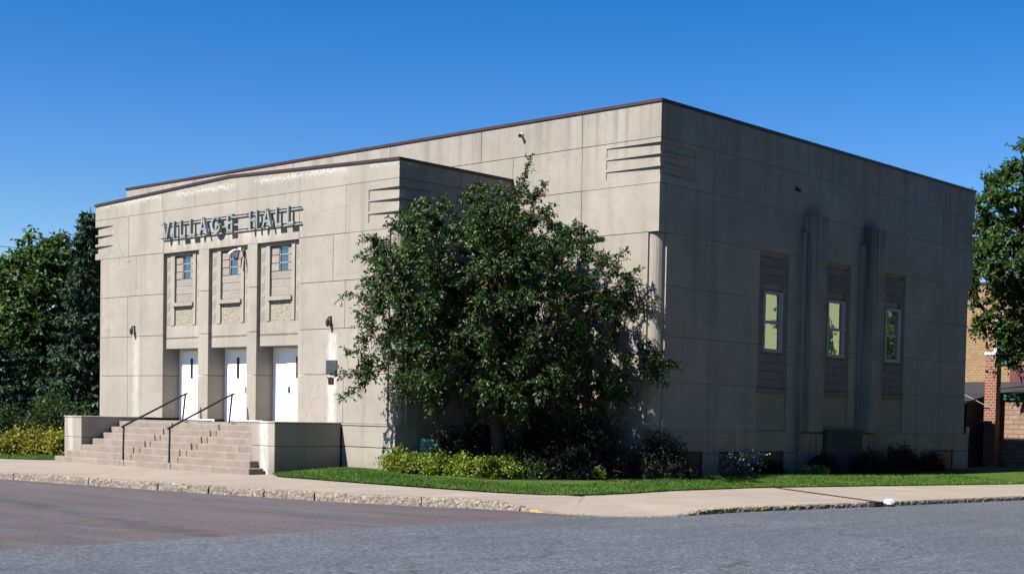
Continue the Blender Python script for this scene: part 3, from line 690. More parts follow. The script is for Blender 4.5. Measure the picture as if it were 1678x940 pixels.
# slabs: front walk, corner, side walk
inner = [(-60,-4.6),(-16,-3.9),(-14.3,-2.6),(-13.5,-2.5),(-2.3,-2.3)]+LAWN_O[1:]
def nearest_on(pl, fx):  # point on polyline at arclength fraction
    d = [0]
    for a, b in zip(pl[:-1], pl[1:]): d.append(d[-1]+math.hypot(b[0]-a[0], b[1]-a[1]))
    s = fx*d[-1]
    for i in range(len(d)-1):
        if s <= d[i+1]+1e-9:
            t = (s-d[i])/(d[i+1]-d[i]); return (pl[i][0]*(1-t)+pl[i+1][0]*t, pl[i][1]*(1-t)+pl[i+1][1]*t)
    return pl[-1]
oc = [(x+nx*.168, y+ny*.168) for (x, y), (nx, ny) in zip(E1, NN)]
def interp_x(pl, x):
    for a, b in zip(pl[:-1], pl[1:]):
        if a[0] <= x <= b[0]: t = (x-a[0])/(b[0]-a[0]+1e-9); return (x, a[1]*(1-t)+b[1]*t)
    return pl[0] if x < pl[0][0] else pl[-1]
def interp_y(pl, y):
    for a, b in zip(pl[:-1], pl[1:]):
        if a[1] <= y <= b[1]: t = (y-a[1])/(b[1]-a[1]+1e-9); return (a[0]*(1-t)+b[0]*t, y)
    return pl[0] if y < pl[0][1] else pl[-1]
front_o = [p for p in oc if p[0] < 9.3 and p[1] < -4]; side_o = [p for p in oc if p[0] > 12.8 and p[1] > -2.2]
def slab(poly, drop=.1):
    m = MB(); zt = [(-1.46 if d else walk_z(x, y)-.001) for x, y, d in poly]
    n = len(poly); m.add([(x, y, z-drop) for (x, y, d), z in zip(poly, zt)]+[(x, y, z) for (x, y, d), z in zip(poly, zt)],
          [tuple(range(n))[::-1], tuple(range(n, 2*n))]+[(i, (i+1)%n, n+(i+1)%n, n+i) for i in range(n)])
    return m.build('paving_slab', MT['walk'], sw, local=True)
g = .008
x = -19.8; inF = [(-60,-4.3),(-16,-3.6),(-14.3,-2.4),(9.2,-2.4)]
while x < 9.0:
    x1 = min(x+1.75, 9.2)
    a, b, c, d = interp_x(front_o, x+g), interp_x(front_o, x1-g), interp_x(inF, x1-g), interp_x(inF, x+g)
    mid0 = ((a[0]+d[0])/2, (a[1]+d[1])/2); mid1 = ((b[0]+c[0])/2, (b[1]+c[1])/2)
    slab([(*a, 0), (*b, 0), (*c, 1), (*d, 1)])
    x = x1
y = -2.0; LI = [p for p in LAWN_O if p[1] >= -2.05]
ins = [(p[0]-.3, p[1]) for p in [(9.0,-2.0),(8.7,1.64),(8.9,5.4),(10.2,10.5),(11.6,16),(15.5,33)]]
while y < 32:
    y1 = y+(1.75 if y < 12 else 3.5)
    a, b, c, d = interp_y(side_o, y+g), interp_y(side_o, y1-g), interp_y(ins, y1-g), interp_y(ins, y+g)
    slab([(*a, 0), (*b, 0), (*c, 1), (*d, 1)]); y = y1
# corner: fan of slabs dropping to the kerb ramp
cn = [p for p in oc if (p[0] >= 9.2 and p[1] < -2.0 )]
i0 = min(range(len(oc)), key=lambda i: abs(oc[i][0]-9.2)+(10 if oc[i][1] > -4 else 0)); i1 = min(range(len(oc)), key=lambda i: abs(oc[i][1]+2.0)+(10 if oc[i][0] < 12 else 0))
arc = oc[i0:i1+1]; third = len(arc)//3
piv = [(9.2+g, -2.4), (8.7+g*2, -2.0)]
for k in range(3):
    part = arc[k*third:(k+1)*third+1] if k < 2 else arc[2*third:]
    pv = [(9.2+g, -2.39)] if k == 0 else [(9.0, -2.01), (9.2+g, -2.39)] if k == 1 else [(9.0, -2.01)]
    pts = part
    if k == 0: pts = [(9.2+g, part[0][1])]+part[1:]
    if k == 2: pts = part[:-1]+[(part[-1][0], -2.0-g)]
    m = MB(); vs = [(q[0], q[1], -1.462) for q in pv]
    for p in pts:
        # shrink towards centroid a touch for a joint
        vs.append((p[0], p[1], walk_z(*p)-.002))
    n = len(vs); m.v = [tuple(v) for v in vs]; m.f = [(0, i, i+1) for i in range(1, n-1)]
    m.build('paving_slab', MT['walk'], sw, local=True)
# lawns
def lawn(name, O, I, zo=-1.435, zi=-1.30, mat=None):
    m = MB(); nq = 5
    for o, i in zip(O, I):
        for q in range(nq): t = q/(nq-1); m.v.append((o[0]*(1-t)+i[0]*t, o[1]*(1-t)+i[1]*t, zo+(zi-zo)*min(1, t*1.5)))
    for k in range(len(O)-1):
        for q in range(nq-1): m.f.append((k*nq+q, (k+1)*nq+q, (k+1)*nq+q+1, k*nq+q+1))
    ob = m.build(name, mat or MT['lawn']); ob['kind'] = 'structure'; return ob
lawn('lawn', LAWN_O, LAWN_I)
lawn('side_lawn', [(-60,-4.2),(-17,-3.72),(-15.6,-3.55),(-14.4,-2.75),(-14.03,-2.4)], [(-60,60),(-40,60),(-22.1,40),(-22.05,4.6),(-16.4,.5)], -1.44, -1.40)
heightgrid('rear_yard', MT['asph2'], [-60, -10, 5.82, 5.83], [24, 40, 60], lambda x, y: -1.47)
m = MB(); m.add([(-.2+.25,-.7,-1.335),(2.0,-1.05,-1.35),(3.9,-.3,-1.33),(5.4,1.2,-1.32),(6.4,3.6,-1.31),(7.0,6.0,-1.30),(5.79,6.2,-1.28),(5.0,4.5,-1.28),(.04,4.5,-1.28)], [(0,1,2,3,4,5,6,7,8)]); o = m.build('planting_bed', MT['soil']); o['kind'] = 'structure'
# trench drain across the side walk
td = empty('trench_drain', (11.2, 4.3, -1.48), 'thin rusty steel drain strip lying across the side street sidewalk', 'drain')
d = Vector((14.0-8.6, 2.9-6.0, 0)).normalized(); nrm = Vector((-d.y, d.x, 0))
def zl(p): return -1.455-.055*min(1, max(0, (p.x-9)/4.5))
A, Bp = Vector((8.7, 5.94, 0)), Vector((13.75, 3.04, 0)); A.z, Bp.z = -1.452, walk_z(13.8, 3.0)+.006
MB().obox((A+Bp)/2, (Bp-A)/2, nrm*.045, (0, 0, .012)).build('cover_strip', MT['rust'], td)
MB().box(13.66, 13.86, 2.72, 3.16, -1.6, -1.498).build('outlet', MT['dark'], td)
def rock(name, c, r, mat, label, cat):
    bm = bmesh.new(); bmesh.ops.create_icosphere(bm, subdivisions=2, radius=1)
    for v in bm.verts: v.co = Vector((v.co.x*r[0], v.co.y*r[1], v.co.z*r[2]))*random.uniform(.82, 1.15)
    me = bpy.data.meshes.new(name); bm.to_mesh(me); bm.free(); o = link(name, me, mat); o.location = c; return tag(o, label, cat)
rock('stone', (13.86, 3.42, -1.52), (.12, .16, .085), MT['rock'], 'white lump of stone on the side street curb by the drain', 'stone')

# ---------------------------------------------------------------- foliage
def leaves(name, Pp, D, N, L, Wd, mat, parent=None, fold=.25):
    n = len(Pp); D = D/np.linalg.norm(D, axis=1, keepdims=True); S = np.cross(D, N); S /= np.linalg.norm(S, axis=1, keepdims=True)+1e-9
    Nn = np.cross(S, D); L = L.reshape(-1, 1); Wd = Wd.reshape(-1, 1)
    v = np.empty((n, 4, 3)); v[:, 0] = Pp; v[:, 1] = Pp+D*L*.45+S*Wd*.5+Nn*Wd*fold; v[:, 2] = Pp+D*L-Nn*L*.12; v[:, 3] = Pp+D*L*.45-S*Wd*.5+Nn*Wd*fold
    me = bpy.data.meshes.new(name); me.vertices.add(4*n); me.vertices.foreach_set('co', v.reshape(-1))
    idx = np.arange(n).reshape(-1, 1)*4+np.array([[0, 1, 2, 0, 2, 3]])
    me.loops.add(6*n); me.loops.foreach_set('vertex_index', idx.reshape(-1).astype(np.int32))
    me.polygons.add(2*n); me.polygons.foreach_set('loop_start', np.arange(0, 6*n, 3, dtype=np.int32)); me.polygons.foreach_set('loop_total', np.full(2*n, 3, dtype=np.int32))
    me.update(calc_edges=True); return link(name, me, mat, parent)
def unit(n): v = RNG.normal(size=(n, 3)); return v/np.linalg.norm(v, axis=1, keepdims=True)
def skeleton(trunk, r0, targets, step=.3, tip=.008, ex=2.3, sag=.1):
    pos = [np.array(p, float) for p in trunk]; par = [-1]+list(range(len(trunk)-1)); 
    plen = [0.]
    for i in range(1, len(pos)): plen.append(plen[-1]+np.linalg.norm(pos[i]-pos[i-1]))
    base = pos[-1]; order = np.argsort(np.linalg.norm(targets-base, axis=1)); tips = []
    ntr = len(trunk)
    for ti in order:
        t = targets[ti]; A = np.array(pos); d = np.linalg.norm(A-t, axis=1); cost = d+.22*np.array(plen)
        cost[:max(1, ntr-4)] += 5
        cost += np.maximum(0, A[:, 2]-t[2])*.6
        k = int(np.argmin(cost)); n = max(1, int(d[k]/step)); p0 = A[k]; cur = k
        mid = (p0+t)/2+RNG.normal(size=3)*.07*d[k]+np.array([0, 0, sag*d[k]])
        for q in range(1, n+1):
            s = q/n; p = (1-s)**2*p0+2*s*(1-s)*mid+s*s*t+RNG.normal(size=3)*.015
            pos.append(p); par.append(cur); plen.append(plen[cur]+np.linalg.norm(p-pos[cur])); cur = len(pos)-1
        tips.append(cur)
    r = np.zeros(len(pos)); ch = np.zeros(len(pos))
    for i in range(len(pos)-1, -1, -1):
        r[i] = max(tip, ch[i]**(1/ex) if ch[i] > 0 else tip)
        if par[i] >= 0: ch[par[i]] += r[i]**ex
    sc_ = r0/r[0]; r = np.where(r > tip*2, r*sc_*.999, r)
    return np.array(pos), np.array(par), np.minimum(r, r0), tips
def wood(name, pos, par, r, parent, n=5, mat=None, rmin=0):
    ii = np.where((par >= 0) & (r >= rmin))[0]; a = pos[par[ii]]; b = pos[ii]; d = b-a; d /= np.linalg.norm(d, axis=1, keepdims=True)+1e-9
    h = np.where(np.abs(d[:, 2:3]) < .9, np.array([[0, 0, 1.]]), np.array([[1., 0, 0]])); u = np.cross(d, h); u /= np.linalg.norm(u, axis=1, keepdims=True); w_ = np.cross(d, u)
    ra = np.minimum(r[par[ii]], r[ii]*1.35)[:, None]; rb = r[ii][:, None]; vs = []
    for q in range(n):
        c, s = math.cos(q*2*math.pi/n), math.sin(q*2*math.pi/n); vs.append((a+(u*c+w_*s)*ra, b+(u*c+w_*s)*rb))
    v = np.stack([x for p in vs for x in p], axis=1).reshape(-1, 3); f = []
    for k in range(len(ii)):
        o = k*2*n
        for q in range(n): f.append((o+2*q, o+2*((q+1)%n), o+2*((q+1)%n)+1, o+2*q+1))
    me = bpy.data.meshes.new(name); me.from_pydata(v.tolist(), [], f); 
    for p in me.polygons: p.use_smooth = True
    return link(name, me, mat or MT['bark'], parent)
def sprays(targets, centre, ntw, tl, nl, L, out_b=.8, up_b=.15, droop=.25, lw=.5, spread=.5, ok=None):
    """leafy twigs round each branch tip: positions, directions, normals, sizes of the leaves"""
    T = np.repeat(targets, ntw, axis=0); n = len(T); o = T-centre; o /= np.linalg.norm(o, axis=1, keepdims=True)+1e-9
    d = unit(n)*.9+o*out_b+np.array([0, 0, up_b]); d /= np.linalg.norm(d, axis=1, keepdims=True); l = RNG.uniform(.55, 1.25, n)*tl
    st = T+unit(n)*.08*tl
    s = np.linspace(.08, 1, nl)[None, :, None]
    p = st[:, None]+d[:, None]*l[:, None, None]*s+np.array([0, 0, -1.])*(s**2)*droop*l[:, None, None]
    p = p.reshape(-1, 3); dd = np.repeat(d, nl, axis=0); m = len(p)
    sd = dd*spread+unit(m)*.8+np.array([0, 0, -.25]); nn = unit(m)*.65+np.array([0, 0, .55])+np.repeat(o, nl, axis=0)*.45
    q = RNG.uniform(.6, 1.25, m)
    if ok is not None: k = ok(p); p, sd, nn, q = p[k], sd[k], nn[k], q[k]
    return p, sd, nn, L*q, L*lw*q, st, st+d*l[:, None]
def lobes_points(L, n, squash=1.0):
    w_ = np.array([l[3]**2*max(l[4], l[3]) for l in L]); w_ /= w_.sum(); vd = np.array([-.659, .751, -.042]); out = []
    for l, c in zip(L, RNG.multinomial(n, w_)):
        c = max(c, 4); u_ = unit(c)*(RNG.uniform(0.25, 1, c)**(1/2.2))[:, None]*l[3]
        u_ -= (u_@vd)[:, None]*vd*.0; off = RNG.uniform(-1, 1, c)*l[4]
        out.append(np.array(l[:3])+u_+vd*off[:, None])
    return np.vstack(out)
LOB = [(1.11,0.55,4.88,1.18,3.02),(2.11,1.46,5.21,1.02,3.15),(2.86,2.18,6.26,0.51,1.5),(2.78,2.02,4.93,1.33,3.2),(3.76,2.86,4.53,0.94,3.0),(0.78,0.19,3.58,1.18,3.08),(1.94,1.2,3.45,1.41,3.2),(3.24,2.33,3.31,1.41,3.2),(4.25,3.24,3.68,1.09,3.0),(4.96,3.86,3.7,0.63,1.6),(0.21,-0.41,1.92,0.78,1.36),(0.99,0.27,1.86,1.09,2.67),(2.15,1.28,1.72,1.25,3.2),(3.32,2.29,1.58,1.18,2.8),(4.46,3.32,1.95,1.25,2.2),(5.35,4.11,2.32,0.78,0.6),(4.89,3.64,0.94,0.69,0.3),(5.88,4.0,1.99,0.44,0.2),(3.98,2.6,1.08,0.63,2.0),(0.39,-0.07,5.03,0.63,2.03),(0.11,-0.37,4.17,0.55,1.98),(-0.29,-0.87,1.65,0.34,0.0),(2.7,1.72,1.05,0.78,2.4),(1.28,0.48,1.18,0.71,2.0),(1.93,1.37,6.32,0.4,1.2),(0.68,0.23,5.51,0.47,1.3),(0.55,-0.35,1.2,0.55,1.0),(4.4,3.0,0.7,0.55,0.6),(5.3,3.6,1.3,0.46,0.3),(0.4,-0.2,2.9,0.92,2.0)]
def clear_of_hall(p, g_=.12):
    inblk = (p[:, 0] < g_) & (p[:, 1] > -g_); inhall = (p[:, 1] > D1-g_) & (p[:, 0] < XR+g_)
    return ~(inblk | inhall) & (p[:, 2] > -.25)
def crabapple():
    t = empty('crabapple_tree', (2.6, 1.5, -1.33), 'broad dark green crabapple tree with low forked trunk before the inner corner of the hall', 'tree')
    T = lobes_points(LOB, 680); T = T[clear_of_hall(T, .25)]
    # thin the inside so the crown has pockets
    tr = [(2.6, 1.5, -1.5), (2.58, 1.52, -1.1), (2.62, 1.5, -.7), (2.6, 1.53, -.3), (2.55, 1.5, .1), (2.6, 1.45, .5), (2.62, 1.5, .9), (2.66, 1.55, 1.4)]
    pos, par, r, tips = skeleton(tr, .19, T, .3)
    wood('trunk', pos, par, r, t)
    c = np.array([2.6, 1.7, 3.0])
    p, d, n, L, Wd, a, b = sprays(T, c, 11, .46, 15, .112, .75, .12, .3, .52, ok=clear_of_hall)
    leaves('crown', p, d, n, L, Wd, MT['crab'], t)
    # long free shoots at the outline
    sh = []
    for tgt, dirn, l in (((0.2,-.9,1.9),(-.8,-.5,.25),.9),((0.1,-1.0,1.5),(-.9,-.5,-.1),1.0),((.2,-.7,2.7),(-.8,-.3,.5),.9),((2.8,2.1,6.7),(.2,.1,1),.8),((3.0,2.2,6.4),(.8,.5,.8),.6),((3.9,3.0,5.0),(.8,.5,.6),.8),((2.0,1.3,6.3),(-.2,-.1,1),.5),((5.8,3.9,2.0),(.9,.3,-.1),.9),((5.4,3.8,3.2),(.9,.3,.6),.8),((5.0,3.7,4.0),(.8,.3,.7),.7),((6.0,3.9,1.7),(.9,.2,.2),.8),((-.1,-.5,4.5),(-.9,-.4,.4),.8),((.3,-.3,5.0),(-.8,-.3,.3),.6),((.0,-.9,3.6),(-.9,-.4,.0),.9),((-.1,-1,1.2),(-.8,-.4,-.5),.8),((1.6,.7,5.8),(-.5,-.2,.7),.7),((4.6,3.4,4.6),(.8,.4,.5),.8)):
        sh.append((tgt, dirn, l))
    P0 = np.array([s[0] for s in sh]); P1 = np.array([np.array(s[0])+np.array(s[1])/np.linalg.norm(s[1])*s[2] for s in sh])
    k = 7; pts = np.vstack([P0+(P1-P0)*q/k for q in range(k+1)]); pts = pts[clear_of_hall(pts, .1)]
    p, d, n, L, Wd, a, b = sprays(pts, c, 3, .22, 8, .105, .8, .1, .2, .5, ok=clear_of_hall)
    leaves('outer_sprigs', p, d, n, L, Wd, MT['crab'], t)
    m = MB()
    for i in range(len(P0)): m.tube([P0[i]-(P1[i]-P0[i])*.5, P0[i], P1[i]], [.014, .011, .004], 5)
    m.build('twigs', MT['bark'], t)['kind'] = 'stuff'
crabapple()

def broadleaf(name, base, trunk_h, r0, L, n, leafL, ntw, tl, nl, mat, label, group=None, cat='tree', c=None):
    t = empty(name, base, label, cat, group)
    T = lobes_points(L, n); b = np.array(base); top = np.array(L[0][:3]); k = 6
    tr = [b+np.array([0, 0, trunk_h])*i/k+RNG.normal(size=3)*.03*(i > 0) for i in range(k+1)]
    pos, par, r, tips = skeleton(tr, r0, T, .6)
    wood('trunk', pos, par, r, t, 5, rmin=.012)
    cc = np.mean([l[:3] for l in L], axis=0) if c is None else np.array(c)
    p, d, nn, LL, Wd, a, b_ = sprays(T, cc, ntw, tl, nl, leafL, .7, .2, .2, .55)
    leaves('crown', p, d, nn, LL, Wd, mat, t); return t
def lob(px_list, dep):
    """lobes given as (right, up, radius, depth spread) round a point on the sight axis, metres"""
    vd = Vector((-.659, .751, -.042)); rr = Vector((.7516, .6594, .0)); return [tuple(Vector(dep)+rr*a+Vector((0, 0, 1))*b)+(r, w_) for a, b, r, w_ in px_list]
# ash tree far left, behind the spruces
broadleaf('ash_tree', (-33.6, 7.6, -1.9), 4.5, .28, lob([(0,.2,2.2,2.0),(.2,2.0,1.3,1.3),(-1.5,.9,1.3,1.2),(1.5,.9,1.4,1.2),(-1.1,-1.6,1.6,1.5),(1.4,-1.4,1.7,1.5),(.1,-3.0,1.9,1.5),(2.1,-.2,1.2,1.0),(-.9,1.9,.8,.8),(2.0,-3.2,1.5,1.2)], (-33.6,7.6,5.05)), 420, .30, 10, .75, 9, MT['decid'], 'tall leafy green tree rising between the two spruces left of the hall')
# maple far right behind the hall, partly out of frame
broadleaf('maple_tree', (5.4, 30.6, -1.45), 4.2, .30, lob([(.3,.2,2.2,2.0),(-.2,2.6,1.2,1.2),(-1.3,1.7,1.0,1.2),(-1.8,-.2,1.0,1.2),(-1.3,-1.5,1.0,1.0),(1.4,1.6,1.8,1.5),(1.6,-1.2,1.8,1.5),(.3,-3.0,1.0,1.0),(.6,-4.2,.6,.6),(-.8,3.0,.6,.8),(.9,3.6,1.2,1.0),(1.7,4.2,1.0,1.0),(.9,-2.2,1.2,1.0),(-.5,-2.5,.8,.8),(.3,-3.1,.9,.9),(-.6,-3.5,.5,.5),(-1.3,-2.8,.35,.3),(-.2,-4.2,.35,.3)], (4.5,30.7,7.6)), 380, .21, 10, .65, 10, MT['maple'], 'large green maple leaning in at the right edge beside the yellow brick building')

def spruce(base, Hh, R, label, seed):
    rg = np.random.default_rng(seed); t = empty('spruce_tree', base, label, 'tree', 'spruces left of the hall'); b = np.array(base)
    MB().tube([b, b+np.array([0, 0, Hh*.5]), b+np.array([0, 0, Hh])], [.2, .11, .015], 8).build('trunk', MT['bark'], t)
    PP, DD, NN_ = [], [], []; br = MB(); z = .35
    while z < Hh-.1:
        rad = R*(1-z/Hh)**.8*rg.uniform(.85, 1.1)+.12; nb = int(7+4*(1-z/Hh)); ph = rg.uniform(0, 6.28)
        for k in range(nb):
            a = ph+k*2*math.pi/nb+rg.normal()*.18; rl = rad*rg.uniform(.6, 1.15); u_ = np.array([math.cos(a), math.sin(a), 0]); s = np.array([-u_[1], u_[0], 0])
            q = np.linspace(.0, 1, 7); drop = -.30*rl*q+.20*rl*q**2.5
            if z > Hh*.8: drop = drop*.2+.25*rl*q
            pts = b+np.array([0, 0, z])+u_*rl*q[:, None]+np.array([0, 0, 1.])*drop[:, None]
            if rl > .5: br.tube([pts[0], pts[3], pts[6]], [.022, .015, .004], 4, cap=False)
            nn = int(26*rl+10); tt = rg.uniform(.12, 1, nn)**.75; base_p = np.stack([np.interp(tt, q, pts[:, i]) for i in range(3)], 1)
            sd = rg.choice([-1, 1], nn); sl_ = rl*.36*(1.08-tt)*rg.uniform(.4, 1.1, nn)+.06
            dirn = (s*sd[:, None]*.9+u_*.6+np.array([0, 0, -.35])); dirn /= np.linalg.norm(dirn, axis=1, keepdims=True)
            for f in (.0, .33, .66, 1.0):
                p = base_p+dirn*(sl_*f)[:, None]+np.array([0, 0, -.12])*(sl_*f)[:, None]
                PP.append(p); DD.append(dirn+rg.normal(size=p.shape)*.45); NN_.append(np.tile([0, 0, 1.], (nn, 1))+rg.normal(size=p.shape)*.35)
        z += rg.uniform(.2, .34)
    PP, DD, NN_ = map(np.vstack, (PP, DD, NN_)); n = len(PP); q = rg.uniform(.7, 1.2, n)
    leaves('crown', PP, DD, NN_, .23*q, .075*q, MT['spruce'], t); br.build('branches', MT['bark'], t)
spruce((-22.9, 3.5, -1.45), 9.9, 2.15, 'dark spruce close against the left corner of the hall', 3)
spruce((-28.2, 1.3, -1.45), 7.5, 2.4, 'dark spruce cut by the left edge of the photo', 5)
spruce((-30.6, 4.6, -1.45), 4.6, 1.9, 'shorter dark spruce in the gap under the tall leafy tree', 9)

def shrub(name, c, rx, ry, h, n, L, mat, label, group=None, cat='shrub', seed=0, lw=.55, stems=True):
    rg = np.random.default_rng(seed+100); t = empty(name, c, label, cat, group); c = np.array(c, float)
    m = max(8, n//45); cl = rg.normal(size=(m, 3)); cl /= np.linalg.norm(cl, axis=1, keepdims=True); cl[:, 2] = np.abs(cl[:, 2])
    cl = cl*np.array([rx, ry, h])*rg.uniform(.55, 1.0, (m, 1)); cl += c+np.array([0, 0, .04])
    k = 45; P0 = np.repeat(cl, k, axis=0); v = rg.normal(size=P0.shape); P_ = P0+v*np.array([rx, ry, h])*.16
    P_[:, 2] = np.maximum(P_[:, 2], c[2]+.02)
    o = P_-c; o /= np.linalg.norm(o, axis=1, keepdims=True)+1e-9
    d = o*.7+rg.normal(size=P_.shape)*.7; nn = o*.6+np.array([0, 0, .6])+rg.normal(size=P_.shape)*.5; q = rg.uniform(.6, 1.3, len(P_))
    leaves('foliage', P_, d, nn, L*q, L*lw*q, mat, t)
    if stems:
        b = MB()
        for i in range(0, m, max(1, m//10)): b.tube([c+np.array([rg.normal()*.06, rg.normal()*.06, -.1]), (c+cl[i])/2+np.array([0, 0, .05]), cl[i]], [.014, .01, .004], 5, cap=False)
        b.build('stems', MT['bark'], t)
    return t
gz = lambda x, y: -1.40 if y < -.6 else -1.34
# lime-green spirea hedge in front of the crabapple
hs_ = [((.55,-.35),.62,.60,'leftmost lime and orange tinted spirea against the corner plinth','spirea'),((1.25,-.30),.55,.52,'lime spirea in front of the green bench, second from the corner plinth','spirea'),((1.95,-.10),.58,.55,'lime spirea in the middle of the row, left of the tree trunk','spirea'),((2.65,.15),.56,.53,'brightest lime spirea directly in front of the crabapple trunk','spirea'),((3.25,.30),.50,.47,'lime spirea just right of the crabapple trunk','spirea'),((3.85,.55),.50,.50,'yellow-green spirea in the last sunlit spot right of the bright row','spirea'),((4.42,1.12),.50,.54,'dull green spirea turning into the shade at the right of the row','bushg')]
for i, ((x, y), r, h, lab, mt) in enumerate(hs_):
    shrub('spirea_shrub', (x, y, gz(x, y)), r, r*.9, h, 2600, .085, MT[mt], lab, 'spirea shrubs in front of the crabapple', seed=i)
# golden hedge left of the steps
for i, (x, y, r, lab) in enumerate(((-18.55,-2.75,.62,'golden shrub at the left edge of the photo'),(-17.75,-2.35,.66,'golden shrub in the middle of the golden row'),(-16.95,-1.95,.62,'golden shrub third along the golden row, towards the steps'),(-16.2,-1.5,.58,'golden shrub with dark green base, next to the left cheek wall'))):
    shrub('golden_shrub', (x, y, -1.42), r, r*.9, .80 if i < 3 else .86, 2400, .11, MT['golden'], lab, 'golden shrubs left of the steps', seed=20+i)
shrub('lilac_bush', (-19.4, .3, -1.42), 1.5, 1.2, 1.9, 5200, .15, MT['bushg'], 'green leafy bush behind the golden row below the spruces', cat='bush', seed=31)
shrub('lilac_bush', (-21.9, -.8, -1.42), 1.4, 1.2, 1.75, 4200, .15, MT['bushg'], 'darker leafy bush behind the leftmost golden shrub', cat='bush', seed=32)
# dark yews in the shade
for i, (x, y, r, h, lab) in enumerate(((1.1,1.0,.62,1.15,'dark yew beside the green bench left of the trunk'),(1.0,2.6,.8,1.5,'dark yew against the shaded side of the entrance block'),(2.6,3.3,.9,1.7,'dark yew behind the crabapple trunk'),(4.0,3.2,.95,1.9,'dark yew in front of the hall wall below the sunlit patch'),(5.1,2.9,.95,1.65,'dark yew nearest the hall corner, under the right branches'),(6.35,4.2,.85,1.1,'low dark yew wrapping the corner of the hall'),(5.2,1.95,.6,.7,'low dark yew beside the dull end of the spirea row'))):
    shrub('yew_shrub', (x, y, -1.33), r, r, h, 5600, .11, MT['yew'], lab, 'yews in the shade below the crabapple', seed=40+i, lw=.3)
shrub('leafy_sprig', (5.75, 2.1, -1.34), .22, .2, .32, 260, .08, MT['spirea'], 'small light green sprig at the shaded lawn edge under the tree', cat='plant', seed=60)
shrub('hosta_plant', (6.95, 11.0, -1.36), .42, .36, .34, 330, .15, MT['hosta'], 'small pale green and white plant by the shaded side wall', cat='plant', seed=61, lw=.5)
# flower stalks by the side wall
fl_ = empty('flower_clump', (6.55, 7.9, -1.33), 'clump of thin stalks with small pale lilac flowers by the basement windows', 'flowers')
stm = MB(); fp = []
for k in range(44):
    a = np.array([6.5+random.gauss(0, .16), 7.9+random.gauss(0, .55), -1.36]); b = a+np.array([random.gauss(0, .12), random.gauss(0, .16), random.uniform(.35, .85)])
    stm.tube([a, (a+b)/2+np.array([0, 0, .03]), b], [.006, .005, .003], 4, cap=False); fp += [b+RNG.normal(size=3)*.05 for _ in range(7)]+[a+(b-a)*random.uniform(.15, .9)+RNG.normal(size=3)*.04 for _ in range(9)]
stm.build('stems', MT['bushg'], fl_); fp = np.array(fp); leaves('blossoms', fp, unit(len(fp)), unit(len(fp)), np.full(len(fp), .07), np.full(len(fp), .045), MT['flower'], fl_)
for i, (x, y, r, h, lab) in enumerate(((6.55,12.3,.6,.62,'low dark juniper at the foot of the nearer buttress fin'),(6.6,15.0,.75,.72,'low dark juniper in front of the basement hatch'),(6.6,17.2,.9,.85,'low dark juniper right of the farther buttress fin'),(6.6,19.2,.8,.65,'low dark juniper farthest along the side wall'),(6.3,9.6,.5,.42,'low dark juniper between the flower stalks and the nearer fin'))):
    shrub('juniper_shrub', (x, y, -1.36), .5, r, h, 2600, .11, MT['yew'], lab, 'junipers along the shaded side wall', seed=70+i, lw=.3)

# grass blades on the lawns that show
def grass(O, I, n, tmax, name, ymax=30):
    k = len(O)-1; A = np.array(O); Bn = np.array(I); w_ = np.linalg.norm(A[1:]-A[:-1], axis=1)*(A[1:, 1] < ymax); w_ /= w_.sum()
    s = RNG.choice(k, n, p=w_); u_ = RNG.uniform(0, 1, n)[:, None]; t = (RNG.uniform(0, 1, n)**1.25*tmax)[:, None]
    o = A[s]*(1-u_)+A[s+1]*u_; i_ = Bn[s]*(1-u_)+Bn[s+1]*u_; dv = i_-o; L_ = np.linalg.norm(dv, axis=1, keepdims=True)+1e-6
    tt = np.minimum(t, L_*.98)/L_; tt = tt-.03*RNG.uniform(0, 1, (n, 1)); xy = o+dv*tt; z = -1.437+.135*np.clip(tt*1.5, 0, 1)
    keep = (np.sin(xy[:, 0]*2.1+np.sin(xy[:, 1]*1.7)*2)+np.sin(xy[:, 1]*2.9+xy[:, 0]*.8)+RNG.normal(size=n)*.7 < 1.15) | (tt[:, 0]*L_[:, 0] > .55)
    p = np.hstack([xy, z])[keep]; n = len(p); d = RNG.normal(size=(n, 3))*.45+np.array([0, 0, 1.]); h = RNG.uniform(.035, .085, n)
    return p, d, h
p1, d1, h1 = grass(LAWN_O[:13], LAWN_I[:13], 85000, 3.2, 'g'); 
LO2 = [(-26,-4.05),(-17,-3.72),(-15.6,-3.55),(-14.4,-2.75),(-14.03,-2.4)]; LI2 = [(-26,3),(-19,1),(-17,1),(-16,1),(-15,0)]
p2, d2, h2 = grass(LO2, LI2, 16000, 2.2, 'g')
p, d, h = np.vstack([p1, p2]), np.vstack([d1, d2]), np.concatenate([h1, h2])
o = leaves('grass', p, d, unit(len(p)), h, h*.28, MT['grass']); tag(o, 'short green grass along the sidewalk in front of the shrubs', 'grass', kind='stuff')

